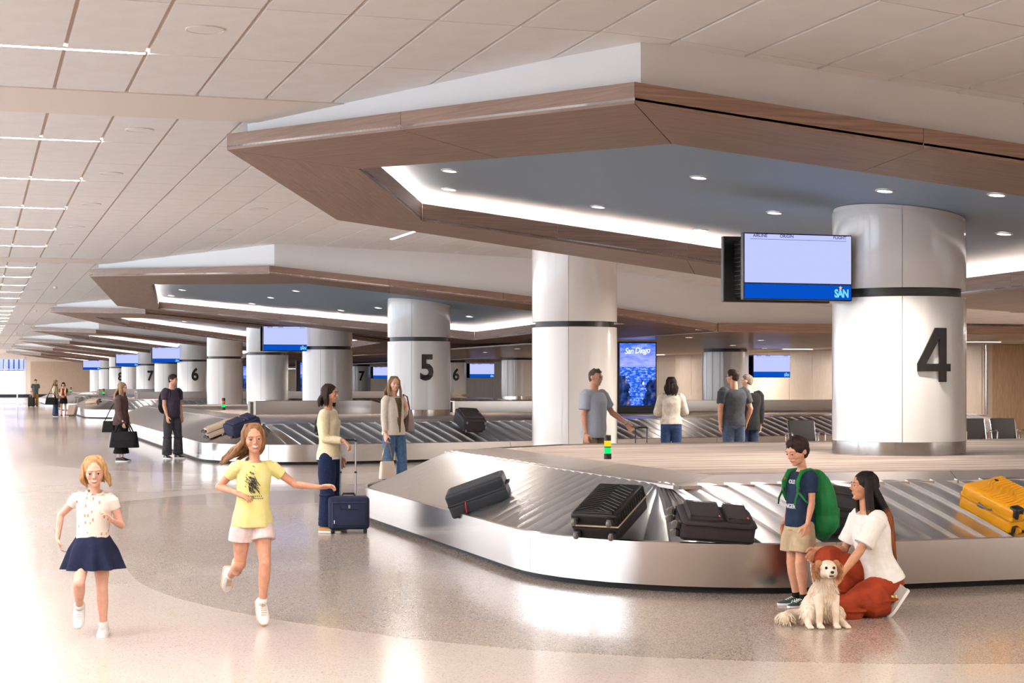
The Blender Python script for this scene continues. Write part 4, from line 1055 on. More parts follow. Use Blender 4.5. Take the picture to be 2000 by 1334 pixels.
class Human:
    def __init__(s, name, label, loc, phi, h, vox=.007, child=0., male=False, lean=(0, 0, 1), head=(0, 0), arms=None, legs=None, twist=0, skin_m=None,
                 w=1.0, lift=0, hipdrop=None, group=None, bend=None):
        s.t = empty(name, (loc[0], loc[1], 0), yaw_of(phi), label, 'person', group); s.h = h; s.vox = vox; s.child = child; s.male = male; s.w = w; s.sk = skin_m or SK_mid
        hd = .132+.036*child; s.hd = hd*h
        chin = 1-hd; nb = chin-.045+.01*child; hipz = .505-.03*child
        T = nz(lean); s.T = T; s.X = V(1, 0, 0)
        pel = V(0, 0, 0); s.pel = pel; s.tl = (nb-hipz-.02)*h
        s.neck = pel+T*s.tl
        if bend: T2 = nz(bend); mid = pel+T*s.tl*.45; s.neck = mid+T2*s.tl*.55; s.midp = mid; s.T2 = T2
        else: s.midp = pel+T*s.tl*.45; s.T2 = T
        cx, sx_ = cos(radians(twist)), sin(radians(twist)); X2 = V(cx, sx_, 0); X2 = (X2-s.T2*X2.dot(s.T2)).normalized(); s.X2 = X2; s.Y2 = s.T2.cross(X2)*1.0
        s.Y = T.cross(s.X).normalized()
        s.sw = (.108 if male else .092)*h*w; s.hw = .05*h
        s.sh = {}; s.el = {}; s.wr = {}; s.hdv = {}; s.hip = {}; s.kn = {}; s.an = {}; s.ft = {}
        arms = arms or {}; legs = legs or {}
        ul, fl = .163*h*(1-.04*child), .138*h*(1-.04*child); th, sh_ = .238*h*(1-.06*child), .232*h*(1-.06*child)
        if legs.get('len'): th *= legs['len']; sh_ *= legs['len']
        for sd, sg in (('R', 1), ('L', -1)):
            a = arms.get(sd, ((.10*sg, .0, -1), (.05*sg, .18, -1), (0, .15, -1)))
            s.sh[sd] = s.neck-s.T2*.030*h+X2*sg*s.sw
            s.el[sd] = s.sh[sd]+nz(a[0])*ul; s.wr[sd] = s.el[sd]+nz(a[1])*fl; s.hdv[sd] = nz(a[2])
            g = legs.get(sd, ((.03*sg, .02, -1), (.0, -.03, -1), (0.1*sg, 1, 0)))
            s.hip[sd] = pel-V(0, 0, .0)*h+s.X*sg*s.hw-T*.02*h
            s.kn[sd] = s.hip[sd]+nz(g[0])*th; s.an[sd] = s.kn[sd]+nz(g[1])*sh_; s.ft[sd] = nz(g[2])
        low = min(min(s.an[q].z-.043*h, (s.an[q]+s.ft[q]*.10*h).z-.02*h) for q in 'RL')
        if hipdrop is not None: low = hipdrop
        up = V(0, 0, -low+lift)
        for d in (s.sh, s.el, s.wr, s.hip, s.kn, s.an):
            for q in d: d[q] = d[q]+up
        s.pel = s.pel+up; s.neck = s.neck+up; s.midp = s.midp+up; s.up = up
        # head frame
        yaw, pit = radians(head[0]), radians(head[1]); roll = radians(head[2]) if len(head) > 2 else 0
        s.HR = Matrix.Rotation(-yaw, 3, 'Z') @ Matrix.Rotation(pit, 3, 'X') @ Matrix.Rotation(roll, 3, 'Y')
        nd = nz(s.T2*.7+V(0, 0, 1)*.5)
        s.hc = s.neck+nd*(.045+.0*child)*h+s.HR @ V(0, .012*h, s.hd*.5)
        s.U = s.hd*.5
    def hp(s, x, y, z): return s.hc+s.HR @ (V(x, y, z)*s.U)
    def body(s, legs_skin=True, smile=False):
        h, U, HR, c = s.h, s.U, s.HR, s.child; mb = MB(); k = .80 if c else .84
        E = lambda p, r, R=None: mb.ell(s.hp(*p), (r[0]*U, r[1]*U, r[2]*U), HR if R is None else HR @ R, 20, 14)
        w_ = 1.0 if s.male else .95
        E((0, -.10, .22), (.70*w_, .84, .76)); E((0, .12, -.12), (.60*w_, .66, .62))
        E((0, .26, -.50), (.47*w_, .46, .40)); E((0, .50, -.76), (.24, .22, .17+.02*(s.male)))
        E((0, .62, .24), (.46, .17, .10)); E((.30, .50, -.22), (.20, .20, .20)); E((-.30, .50, -.22), (.20, .20, .20))
        mb.tube([s.hp(0, .74, .12), s.hp(0, .88, -.12), s.hp(0, .94, -.23)], [.065*U, .08*U, .10*U], 10)
        E((.09, .80, -.24), (.07, .08, .06)); E((-.09, .80, -.24), (.07, .08, .06))
        E((0, .70, -.45), (.21, .13, .12))
        for sg in (-1, 1):
            E((sg*.70*w_, -.06, -.04), (.07, .17, .25), Matrix.Rotation(sg*.25, 3, 'Z'))
            E((sg*.27, .66, .10), (.17, .13, .05))   # lid
            E((sg*.27, .64, -.09), (.15, .11, .04))
        nr = (.036 if s.male else .029)*h*(1-.04*c)
        mb.tube([s.neck-s.T2*.045*h, s.neck+s.T2*.02*h, s.hp(0, -.12, -.30)], [nr*1.25, nr, nr*.98], 16)
        mb.loft([ring(s.neck-s.T2*.10*h, s.X2, s.Y2, .07*h, .045*h), ring(s.neck-s.T2*.045*h, s.X2, s.Y2, .085*h*s.w, .042*h), ring(s.neck-s.T2*.012*h, s.X2, s.Y2, .05*h, .035*h), ring(s.neck+s.T2*.005*h, s.X2, s.Y2, .035*h, .03*h)])
        mb.tube([s.pel, s.midp, s.neck-s.T2*.05*h], [.04*h, .04*h, .04*h], 12)
        ar = .9+.2*s.male
        for sd, sg in (('R', 1), ('L', -1)):
            S_, E_, W_ = s.sh[sd], s.el[sd], s.wr[sd]
            mb.tube([S_, S_.lerp(E_, .4), S_.lerp(E_, .85), E_, E_.lerp(W_, .25), E_.lerp(W_, .7), W_], [.029*h*ar, .0275*h*ar, .022*h*ar, .0215*h*ar, .0225*h*ar, .0165*h*ar, .0145*h*ar], 14)
            mb.ell(E_, (.0225*h*ar,)*3); mb.ell(S_, (.031*h*ar,)*3)
            s.hand(mb, sd, sg)
            H_, K_, A_ = s.hip[sd], s.kn[sd], s.an[sd]
            f = 1.0 if legs_skin else .55
            mb.tube([H_, H_.lerp(K_, .45), H_.lerp(K_, .88), K_, K_.lerp(A_, .28), K_.lerp(A_, .7), A_], [.05*h*f, .045*h*f, .033*h*f, .032*h*f, .033*h*f, .023*h*f, .02*h*f], 14)
            mb.ell(K_, (.033*h*f,)*3)
            if legs_skin: mb.ell(K_.lerp(A_, .3)-s.ft[sd]*.008*h, (.03*h, .032*h, .055*h))
            mb.tube([H_.lerp(s.pel, .9), H_], [.045*h*f, .05*h*f])
            mb.tube([A_, A_-(s.kn[sd]-A_).normalized()*.008*h], [.0195*h, .016*h])
        o = mb.build('body', s.sk, s.t); remesh(o, s.vox*(.8 if s.vox < .0075 else 1.0), 2); s.bodyo = o
        if s.vox < .012: s.face(smile)
        return o
    def face(s, smile):
        U = s.U; HR = s.HR
        for sg in (-1, 1):
            ew = MB().ell(s.hp(sg*.27, .70, .02), (.115*U, .07*U, .062*U), HR).build('eye', M_eyew, s.t, smooth=True)
            MB().ell(s.hp(sg*.27, .752, .02), (.055*U, .025*U, .058*U), HR).build('iris', M_iris, ew, smooth=True)
            MB().tube([s.hp(sg*.14, .80, .21), s.hp(sg*.28, .80, .27), s.hp(sg*.43, .70, .20)], [.024*U, .028*U, .014*U], 6, flat=.6).build('eyebrow', s.hairmat, s.t, smooth=True)
            MB().tube([s.hp(sg*.15, .765, .035), s.hp(sg*.27, .785, .085), s.hp(sg*.40, .72, .04)], .014*U, 5).build('eyelash', M_iris, s.t)
        y = .81; q = .18 if smile else .15
        if smile:
            MB().tube([s.hp(-.20, .71, -.40), s.hp(-.10, .80, -.46), s.hp(0, .82, -.48), s.hp(.10, .80, -.46), s.hp(.20, .71, -.40)], [.015*U, .05*U, .06*U, .05*U, .015*U], 8).build('teeth', M_teeth, s.t, smooth=True)
            MB().tube([s.hp(-.22, .69, -.38), s.hp(-.1, .80, -.54), s.hp(0, .82, -.56), s.hp(.1, .80, -.54), s.hp(.22, .69, -.38)], [.012*U, .03*U, .035*U, .03*U, .012*U], 8).build('lips', M_lip, s.t, smooth=True)
        else:
            MB().tube([s.hp(-q, .73, -.46), s.hp(-.06, .80, -.43), s.hp(0, .81, -.44), s.hp(.06, .80, -.43), s.hp(q, .73, -.46)], [.01*U, .028*U, .024*U, .028*U, .01*U], 8).tube([s.hp(-q*.9, .73, -.465), s.hp(0, .80, -.50), s.hp(q*.9, .73, -.465)], [.01*U, .036*U, .01*U], 8).build('lips', M_lip, s.t, smooth=True)
    def hand(s, mb, sd, sg):
        h = s.h; W_, d = s.wr[sd], s.hdv[sd]; k = .105*h/.185*(1 if not s.child else 1.0)
        pn = getattr(s, 'palm', {}).get(sd)
        side = nz(pn) if pn is not None else V(-sg, 0, 0)   # palm faces here
        side = (side-d*side.dot(d)).normalized(); f = d.cross(side)*sg   # f: thumb side
        if pn is None and f.y < 0: f = -f
        curl = getattr(s, 'curl', {}).get(sd, .35)
        for i in range(4):
            o = f*(.030-.020*i)*k
            mb.tube([W_-d*.005+o*.5, W_+d*.045*k+o*.9, W_+d*.090*k+o], [.015*k, .0155*k, .0115*k], 8)
            L = (.072, .082, .077, .060)[i]*k; p = W_+d*.090*k+o; dr = d; pts = [p]; sp = f*(.010-.0066*i)*k
            for j in range(3):
                a = curl*(1.0, 1.2, .9)[j]; ax = d.cross(side); dr = (Matrix.Rotation(a, 3, d.cross(side)) @ dr).normalized(); pts.append(pts[-1]+dr*L*(.44, .31, .25)[j]+sp*.5)
            mb.tube(pts, [.0098*k, .0092*k, .0086*k, .0070*k], 8)
        th0 = W_+d*.02*k+f*.022*k; t1 = th0+(d*.5+f*.85+side*.25).normalized()*.04*k; t2 = t1+(d*.85+f*.35+side*.4).normalized()*.035*k; t3 = t2+(d*.9+side*.4).normalized()*.026*k
        mb.tube([th0, t1, t2, t3], [.015*k, .0135*k, .0115*k, .0085*k], 8)
    # --- clothes
    def torso_rings(s, lo=-.12, hi=1.0, ex=0., hem=1.0, bust=True, fit=1.0, flare=0.):
        h = s.h
        if s.male: st_ = [(-.20, .088, .070), (0, .092, .072), (.25, .086, .066), (.5, .094, .070), (.72, .106, .072), (.88, .108, .060), (.97, .072, .045), (1.03, .045, .038)]
        elif s.child: st_ = [(-.20, .085, .066), (0, .086, .066), (.25, .078, .060), (.5, .080, .060), (.72, .086, .060), (.88, .088, .052), (.97, .064, .042), (1.03, .042, .036)]
        else: st_ = [(-.20, .094, .074), (0, .093, .072), (.28, .073, .056), (.5, .080, .062), (.70, .086, .066), (.88, .089, .052), (.97, .064, .042), (1.03, .042, .036)]
        X_ = [q[0] for q in st_]; out = []
        N = 14
        for i in range(N+1):
            f = lo+(hi-lo)*i/N; a = interp(f, X_, [q[1] for q in st_])*h*s.w*fit+ex*h; b = interp(f, X_, [q[2] for q in st_])*h*fit+ex*h
            g = max(0, min(1, (.35-f)/.5)); a += flare*g*h; b += flare*g*h
            if f <= .45: c = s.pel+(s.midp-s.pel)*(f/.45); ax, ay = s.X, s.Y
            else: c = s.midp+(s.neck-s.midp)*((f-.45)/.55); ax, ay = s.X2, s.Y2
            k = max(0, min(1, (f-.2)/.5)); ax = s.X.lerp(s.X2, k).normalized(); ay = s.Y.lerp(s.Y2, k).normalized()
            out.append(ring(c+ay*(.004*h*sin(f*5)), ax, ay, a, b, 28, 2.35))
        return out
    def top(s, m, name='shirt', sleeve=.5, lo=-.12, hi=.985, ex=.006, sl_r=1.25, flare=0., fit=1.0, wave=0, cuff=1.0, hoody=False, ptag=None):
        h = s.h; mb = MB(); R_ = s.torso_rings(lo, hi, ex, flare=flare, fit=fit)
        if wave:
            for i, r in enumerate(R_[:6]):
                c = sum(r, V(0, 0, 0))/len(r)
                for k in range(len(r)): r[k] = c+(r[k]-c)*(1+wave*(1-i/6)*sin(k*2*pi/28*7+i*.4))
        mb.loft(R_)
        if not s.male and not s.child:
            for sg in (-1, 1): mb.ell(s.midp.lerp(s.neck, .44)+s.X2*sg*.040*h+s.Y2*.038*h, (.036*h,)*3)
        ar = (.95+.2*s.male)
        for sd, sg in (('R', 1), ('L', -1)):
            S_, E_, W_ = s.sh[sd], s.el[sd], s.wr[sd]; r0 = .036*h*ar*sl_r
            mb.ell(S_-s.T2*.004*h-s.X2*sg*.006*h, (r0*.98,)*3)
            mb.tube([s.neck-s.T2*.032*h+s.X2*sg*.02*h, s.neck-s.T2*.030*h+s.X2*sg*s.sw*.7, S_], [.034*h, .036*h*ar, r0], 14)
            if sleeve <= 1:
                e = S_.lerp(E_, sleeve*.98); mb.tube([S_, S_.lerp(e, .5), e], [r0, .033*h*ar*sl_r, .031*h*ar*sl_r*cuff], 16)
            else:
                e = E_.lerp(W_, (sleeve-1)*.97)
                mb.tube([S_, S_.lerp(E_, .5), E_, E_.lerp(e, .5), e], [r0, .031*h*ar*sl_r, .027*h*ar*sl_r, .026*h*ar*sl_r, .0225*h*ar*sl_r*cuff], 16)
                mb.ell(E_, (.027*h*ar*sl_r,)*3)
                if s.vox < .01:   # creases at the elbow
                    for q in (-.10, -.04, .05, .12):
                        p = E_.lerp(W_, q) if q > 0 else E_.lerp(S_, -q); dd = (W_-S_).normalized()
                        mb.ell(p, (.0275*h*ar*sl_r, .0275*h*ar*sl_r, .0275*h*ar*sl_r))
        o = mb.build(name, m, s.t); remesh(o, s.vox, 3); 
        if hi < .99 or True: pass
        return o
    def collar(s, m, open_=True):
        h = s.h; mb = MB(); pts = []
        for k in range(25):
            t = -pi/2+.32+(2*pi-.64)*k/24 if open_ else 2*pi*k/24
            pts.append(s.neck+s.X2*cos(t+pi if open_ else t)*.046*h*1.0+s.Y2*sin(t+pi if open_ else t)*.042*h+s.T2*(.006*h-.012*h*max(0, sin(t+pi))))
        mb.tube(pts, .0085*h, 6, flat=1.5); return mb.build('collar', m, s.t, smooth=True)
    def pants(s, m, name='trousers', ln=1.0, r=1.2, hem=1.0, hi=.12, seat=1.0, flare=None, waist=True, knee=1.0):
        h = s.h; mb = MB(); mb.loft(s.torso_rings(-.16, hi, .005))
        hr = .056*h*(1.0 if s.male or s.child else 1.04)
        mb.ell(s.pel-s.Y*.02*h-s.T*.01*h, (.088*h*seat, .062*h, .06*h), Matrix((s.X, s.Y, s.T)).transposed())
        for sd, sg in (('R', 1), ('L', -1)):
            H_, K_, A_ = s.hip[sd], s.kn[sd], s.an[sd]
            mb.ell(H_, (hr, hr, hr)); r1, r2, r3 = .048*h*r, .040*h*r*knee, (.031*h*r*hem)
            if ln <= .5: e = H_.lerp(K_, ln*2); mb.tube([H_, H_.lerp(e, .5), e], [hr, .052*h*max(r, 1), .050*h*r*hem], 18)
            else:
                e = K_.lerp(A_, (ln-.5)*2+.02)
                mb.tube([H_, H_.lerp(K_, .5), K_, K_.lerp(A_, .4), e], [hr, r1, r2*.93, (r2*.55+r3*.45), r3], 18); mb.ell(K_, (r2*.95,)*3)
                if s.vox < .012:   # folds gathered at the ankle and knee
                    for q, rr in ((.90, 1.07), (.78, 1.05), (.08, 1.03)): p = K_.lerp(e, q); mb.ell(p, (r3*rr+.002, r3*rr+.002, .012*h))
        o = mb.build(name, m, s.t); remesh(o, s.vox, 3); return o
    def skirt(s, m, ln=.2, flare=.05, n=9, amp=.008, hi=.3, name='skirt'):
        h = s.h; rings = []; K = 12
        for i in range(K+1):
            f = i/K; c = s.pel+s.T*(hi*s.tl)-V(0, 0, 1)*(f*ln*h); a = (.078+.026*min(1, f*2.2)+flare*f)*h; b = (.062+.022*min(1, f*2.2)+flare*f*.9)*h
            r = ring(c, s.X, V(0, 1, 0), a, b, 72)
            r = [c+(v-c)*(1+amp/.1*f*sin(k*2*pi/72*n+sin(k*.3))) for k, v in enumerate(r)]; rings.append(r)
        mb = MB().loft(rings); o = mb.build(name, m, s.t, smooth=50); return o
    def shoes(s, m, sole=None, name='shoe', laces=True, k=1.0, stripes=None, sock=None, low=False):
        h = s.h
        for sd, sg in (('R', 1), ('L', -1)):
            A_ = s.an[sd]; d = s.ft[sd]; L = .152*h*k; upv = V(0, 0, 1); 
            upv = (upv-d*upv.dot(d)); upv = upv.normalized() if upv.length > .1 else V(0, -1, 0)
            if abs(d.z) > .85: upv = (s.kn[sd]-A_); upv = (upv-d*upv.dot(d)).normalized() if (upv-d*upv.dot(d)).length > .02 else V(0, 1, 0)
            sd_v = d.cross(upv); B = A_-upv*.040*h-d*.045*h   # heel bottom
            out = []
            prof = [(0, .020, .6), (.04, .027, 1), (.3, .029, 1), (.6, .031, 1), (.8, .030, 1), (.95, .020, 1), (1.0, .010, .7)]
            def rings(z0, z1, sc, zt=None):
                R_ = []
                for f, wd, _ in prof:
                    c = B+d*L*f; ww = wd*h*sc
                    top_ = z1 if zt is None else interp(f, [0, .1, .3, .5, .75, 1], zt)
                    R_.append([c+sd_v*ww+upv*z0, c+sd_v*ww*.96+upv*(z0+(top_-z0)*.6), c+sd_v*ww*.5+upv*top_, c-sd_v*ww*.5+upv*top_, c-sd_v*ww*.96+upv*(z0+(top_-z0)*.6), c-sd_v*ww+upv*z0])
                return R_
            zt_ = [.05*h, .055*h, .052*h, .042*h, .026*h, .018*h] if not low else [.04*h, .035*h, .02*h, .018*h, .02*h, .014*h]
            sh_ = MB().loft(rings(.008*h, 0, 1.0, zt_)).build(name, m, s.t)
            if s.vox < .013: remesh(sh_, s.vox*.6, 4)
            R2 = []
            for f, wd, _ in prof:
                c = B+d*L*(f*1.03-.015); ww = wd*h*1.08
                R2.append([c+sd_v*ww, c+sd_v*ww+upv*.013*h, c-sd_v*ww+upv*.013*h, c-sd_v*ww])
            MB().loft(R2).build('sole', sole or M_trimw, sh_, smooth=30)
            if laces and s.vox < .012:
                mb = MB()
                for q in range(5):
                    f = .38+.075*q; c = B+d*L*f+upv*(interp(f, [0, .1, .3, .5, .75, 1], zt_)+.001); mb.tube([c+sd_v*.014*h, c+upv*.002*h, c-sd_v*.014*h], .0022*h, 5)
                mb.build('laces', sole or M_trimw, sh_)
            if stripes and s.vox < .013:
                for sg2 in (-1, 1):
                    mb = MB()
                    for q in range(3):
                        f = .40+.09*q; zt2 = interp(f, [0, .1, .3, .5, .75, 1], zt_)
                        a = B+d*L*f+sd_v*sg2*.0300*h+upv*.014*h; b = B+d*L*(f-.07)+sd_v*sg2*.0255*h+upv*zt2*.80; mb.tube([a, a.lerp(b, .5)+sd_v*sg2*.001*h, b], .0035*h, 6)
                    mb.build('stripe', stripes, sh_)
            if sock: 
                MB().tube([A_-upv*.01*h, A_.lerp(s.kn[sd], .16)], [.025*h, .0245*h], 14).build('sock', sock, s.t, smooth=True)
    # --- hair
    def hair(s, m, length=.0, kind='short', n=60, m2=None, vol=1.0, side=0, wind=None, part=0, seed=1, fringe=False):
        rnd = random.Random(seed); U = s.U; HR = s.HR; mb = MB(); s.hairmat_ = m
        cap = [((0, -.16, .30), (.77*vol, .86*vol, .74*vol))]
        if kind != 'short': cap += [((0, -.30, -.10), (.74*vol, .66*vol, .70))]
        else: cap += [((0, -.36, -.02), (.69*vol, .58*vol, .66)), ((0, .16, .66), (.58*vol, .52, .34)), ((0, -.42, -.42), (.44, .34, .34))]
        for p, r in cap: mb.ell(s.hp(*p), (r[0]*U, r[1]*U, r[2]*U), HR, 20, 14)
        if kind == 'short':
            for i in range(34):
                a = rnd.uniform(0, 2*pi); e = rnd.uniform(.25, 1.3); p = (.62*cos(a)*cos(e), -.05+.72*sin(a)*cos(e), .36+.70*sin(e))
                q = (p[0]*1.12, p[1]+.18, p[2]+.06)
                mb.tube([s.hp(*p), s.hp(*q)], [.10*U, .03*U], 6)
        o = mb.build('hair', m, s.t); remesh(o, s.vox*.8, 2)
        # locks
        if kind != 'short':
            lk = MB(); lk2 = MB(); L = length
            for i in range(n):
                a = rnd.uniform(-.2*pi, 1.2*pi) if True else 0
                # angle around the back: 0 = right ear, pi/2 back, pi left ear
                a = rnd.uniform(-.12, 1.12)*pi; x0 = .70*cos(a); y0 = -.12-.72*sin(a)
                rt = (rnd.uniform(-.2, .2), rnd.uniform(-.1, .45), .98)
                p0 = s.hp(rt[0]*.9+.25*cos(a), -.15-.3*sin(a)*.9, .95); p1 = s.hp(x0*.98, y0*.95+.02, .45); p2 = s.hp(x0*1.05, y0*1.0, -.15)
                l_ = L*s.h*rnd.uniform(.78, 1.0); pts = [p0, p1, p2]; cur = p2; amp = rnd.uniform(-1, 1)*.012*s.h; dirv = nz(V(0, 0, -1)-s.T2*1.2)
                back = -s.Y2*(.020 if sin(a) > .3 else -.004)*s.h
                for j in range(1, 7):
                    f = j/6; dv = dirv.copy()
                    if wind is not None: dv = nz(dirv+Vector(wind)*(.5+f*1.2)+V(rnd.uniform(-.15, .15), rnd.uniform(-.15, .15), rnd.uniform(-.12, .12)))
                    cur = cur+dv*l_/6+s.X2*(cos(a)*(.006 if j < 3 else -.002)*s.h+amp*.35*sin(f*7+i))+back*(.9 if j < 4 else .1)*min(1, L/.2)
                    pts.append(cur)
                w0 = rnd.uniform(.075, .125)*U
                lk_ = lk2 if (m2 and rnd.random() < .0) else lk
                lk.tube(pts[:6] if m2 else pts, ([w0*.9, w0*1.2, w0*1.3, w0*1.3, w0*1.25, w0] if m2 else [w0*.9, w0*1.2, w0*1.3, w0*1.3, w0*1.25, w0*1.1, w0*.85, w0*.6, w0*.2]), 6)
                if m2: lk2.tube(pts[4:], [w0*1.2, w0*1.22, w0*1.05, w0*.75, w0*.2], 6)
            if fringe:
                for i in range(16):
                    x = -.5+i/15; lk.tube([s.hp(x*.5, .30, .98), s.hp(x*1.0, .74, .72), s.hp(x*1.12, .82-abs(x)*.3, .30)], [.07*U, .09*U, .03*U], 6)
            lk.build('hair_locks', m, s.t, smooth=True)
            if m2: lk2.build('hair_ends', m2, s.t, smooth=True)
        return o

def build_person(*a, **k): return Human(*a, **k)
J_dark = fabric('dark_denim', (30, 42, 66), (22, 32, 54), 60, .2); J_mid = fabric('blue_denim', (82, 112, 148), (64, 92, 128), 40, .25); J_navy = fabric('navy_denim', (26, 38, 70), (20, 30, 56), 50, .2)
F_cream = fabric('cream_knit', (232, 220, 186), (224, 210, 172), 40, .3); F_white = fabric('white_cotton', (238, 236, 230), (228, 226, 220), 20, .25); F_blazer = fabric('ivory_blazer', (224, 214, 200), (214, 204, 190), 30, .2)
F_rust = fabric('rust_cloth', (148, 58, 32), (126, 46, 24), 9, .4); F_yellow = fabric('yellow_cotton', (236, 228, 160), (228, 218, 140), 12, .3); F_pink = fabric('pale_pink_denim', (226, 208, 206), (214, 194, 192), 30, .25)
F_navy = fabric('navy_cotton', (26, 34, 62), (20, 26, 50), 14, .4); F_tee = fabric('navy_tee', (30, 45, 70), (24, 38, 60), 16, .3); F_khaki = fabric('khaki_cotton', (186, 166, 138), (172, 152, 124), 18, .3)
F_polo = fabric('pale_blue_polo', (186, 192, 206), (176, 182, 196), 60, .2); F_khaki2 = fabric('tan_chinos', (156, 134, 104), (142, 120, 92), 18, .3); F_char = fabric('charcoal_tee', (66, 70, 76), (56, 60, 66), 18, .3)
F_black = fabric('black_cloth_plain', (22, 22, 24), (16, 16, 18), 18, .3); F_brownk = fabric('brown_cable_knit', (78, 62, 60), (62, 48, 46), 24, .8); F_plum = fabric('dusk_tee', (68, 60, 76), (58, 50, 66), 18, .3)
F_grey = fabric('dark_grey_trousers', (64, 64, 70), (54, 54, 60), 18, .35); F_olive = fabric('olive_blouse', (88, 84, 56), (72, 70, 46), 50, .3); F_green = fabric('green_nylon', (28, 120, 64), (22, 102, 54), 10, .35, .6); F_teal = fabric('slate_green_shirt', (86, 96, 96), (74, 84, 84), 18)
M_leather = mat('brown_leather', (96, 72, 60), .45); M_cream_l = mat('cream_leather', (222, 208, 190), .45); M_gold2 = mat('gold_metal', (212, 176, 110), .25, 1.0); M_wshoe = mat('white_shoe', (236, 234, 232), .5); M_bshoe = mat('black_shoe', (26, 26, 28), .5); M_greenshoe = mat('dark_green_suede', (22, 60, 52), .7); M_greensn = mat('green_stripe', (30, 130, 96), .5); M_greysn = mat('grey_runner', (164, 158, 152), .7)
# printed blouse of the small girl
def speck(name, c, cols):
    m = mat(name, c, .85); n, l, b = nodes(m); t = n.new('ShaderNodeTexCoord'); mp = n.new('ShaderNodeMapping'); mp.inputs['Scale'].default_value = (1, 1, .55)
    v = n.new('ShaderNodeTexVoronoi'); v.inputs['Scale'].default_value = 34; l.new(t.outputs['Object'], mp.inputs[0]); l.new(mp.outputs[0], v.inputs['Vector'])
    r = n.new('ShaderNodeValToRGB'); r.color_ramp.interpolation = 'CONSTANT'; e = r.color_ramp.elements; e[0].position = 0; e[0].color = (*s2l(cols[0]), 1); e[1].position = .22; e[1].color = (*s2l(c), 1)
    l.new(v.outputs['Distance'], r.inputs[0]); l.new(r.outputs[0], b.inputs['Base Color']); return m
F_print = speck('printed_blouse', (238, 230, 220), [(206, 150, 120)])

# 1 small girl running towards the lens (left)
g = Human('person', 'running girl in a speckled white blouse and navy skirt, farthest left', (.74, 11.57), 8, 1.19, .0055, child=1., skin_m=SK_fair, lean=(-.06, .12, 1), head=(-4, -12, 2),
    arms={'R': ((.62, -.42, -.62), (.12, .12, -1), (-.25, .25, -1)), 'L': ((-.30, -.12, -.85), (.35, .95, .32), (.42, .55, .75))},
    legs={'L': ((-.02, .0, -1), (-.02, -.16, -1), (0, 1, -.05)), 'R': ((.02, .72, -.78), (.08, -.75, -.80), (.0, .45, -.9))})
g.hairmat = H_blond; g.palm = {'L': (1, .2, -.3)}; g.curl = {'L': .5, 'R': .4}
g.body(True, True); g.top(F_print, 'blouse', .38, lo=.1, ex=.010, sl_r=1.12, fit=1.02); g.collar(F_print); g.skirt(F_navy, .205, .062, 9, .012, .28)
mb = MB()
for q in range(3): mb.ell(g.pel+V(0, .080*g.h+.005*q, (.05-.03*q)*g.h), (.008, .004, .008))
mb.build('skirt_button', mat('brown_button', (120, 70, 40), .4), g.t)
g.shoes(M_wshoe, M_wshoe, 'trainer', sock=F_white); g.hair(H_blond, .085, 'long', 70, wind=(-.25, -.15, .12), seed=3, vol=.98)

# 2 taller girl in yellow
g = Human('person', 'running girl in a yellow T-shirt and pale shorts, hair flying', (1.83, 11.74), 22, 1.31, .0055, child=.7, skin_m=SK_mid, lean=(-.02, .10, 1), head=(6, -6, 6), lift=.02,
    arms={'R': ((.50, -.55, -.70), (-.55, .80, -.22), (-.75, .55, -.25)), 'L': ((-.72, .10, -.55), (-.95, .30, -.12), (-.95, .2, .12))},
    legs={'L': ((-.03, .28, -1), (.04, -.10, -1), (.0, .62, -.78)), 'R': ((.04, -.10, -1), (.05, -.95, -.42), (0, -.35, -.95))})
g.hairmat = H_light; g.curl = {'R': .35, 'L': .45}; g.palm = {'R': (0, -.6, -.8), 'L': (.1, .4, -.8)}
g.body(True, True); g.top(F_yellow, 't_shirt', .48, lo=-.14, ex=.007, sl_r=1.12, flare=.016, wave=.07, fit=1.0); g.pants(F_pink, 'shorts', .23, 1.28, 1.1)
g.shoes(M_wshoe, mat('tan_sole', (206, 176, 140), .6), 'trainer', sock=F_white)
g.hair(H_light, .20, 'long', 90, wind=(.55, -.6, .12), seed=5, vol=.98)
# printed motif: a loose dark sketch and two short lines
mb = MB(); rnd = random.Random(4); F = lambda x, z: g.midp.lerp(g.neck, .22)+g.X2*(-x)+g.Y2*(.071*g.h)+g.T2*z
for i in range(90):
    x = -.035+rnd.gauss(0, .022); z = .03+rnd.gauss(0, .035); a = rnd.uniform(.5, 1.1); L = rnd.uniform(.012, .03)
    p = F(x, z); q = F(x+L*cos(a), z-L*sin(a)); bo = g.Y2*.008; mb.tube([p+bo*.5, q+bo*.5], [.0055, .003], 5, flat=.5)
for r_ in range(2):
    for i in range(9): mb.tube([F(-.07+.013*i+.01*r_, -.065-.016*r_), F(-.066+.013*i+.01*r_, -.057-.016*r_)], .0025, 4)
mb.build('printed_motif', mat('motif_ink', (62, 62, 58), .8), g.t)

# 3 boy with backpack
b_ = Human('person', 'boy in a navy T-shirt and khaki shorts wearing a green backpack', (5.93, 11.50), -62, 1.27, .0055, child=1., skin_m=SK_mid, lean=(0, -.05, 1), head=(-6, -20),
    arms={'R': ((.08, .02, -1), (.03, .30, -1), (0, .2, -1)), 'L': ((-.10, .06, -1), (-.02, .28, -1), (0, .2, -1))}, legs={'R': ((.02, .08, -1), (0, -.16, -1), (.15, 1, 0)), 'L': ((-.03, .18, -1), (0, -.12, -1), (-.1, 1, 0))})
b_.hairmat = H_brown; b_.body(); b_.top(F_tee, 't_shirt', .62, lo=-.10, ex=.009, sl_r=1.2, fit=1.03); b_.pants(F_khaki, 'shorts', .36, 1.45, 1.05)
b_.shoes(M_greenshoe, M_wshoe, 'trainer', stripes=M_wshoe, sock=F_black, k=1.1); b_.hair(H_brown, 0, 'short', seed=2, vol=1.0)
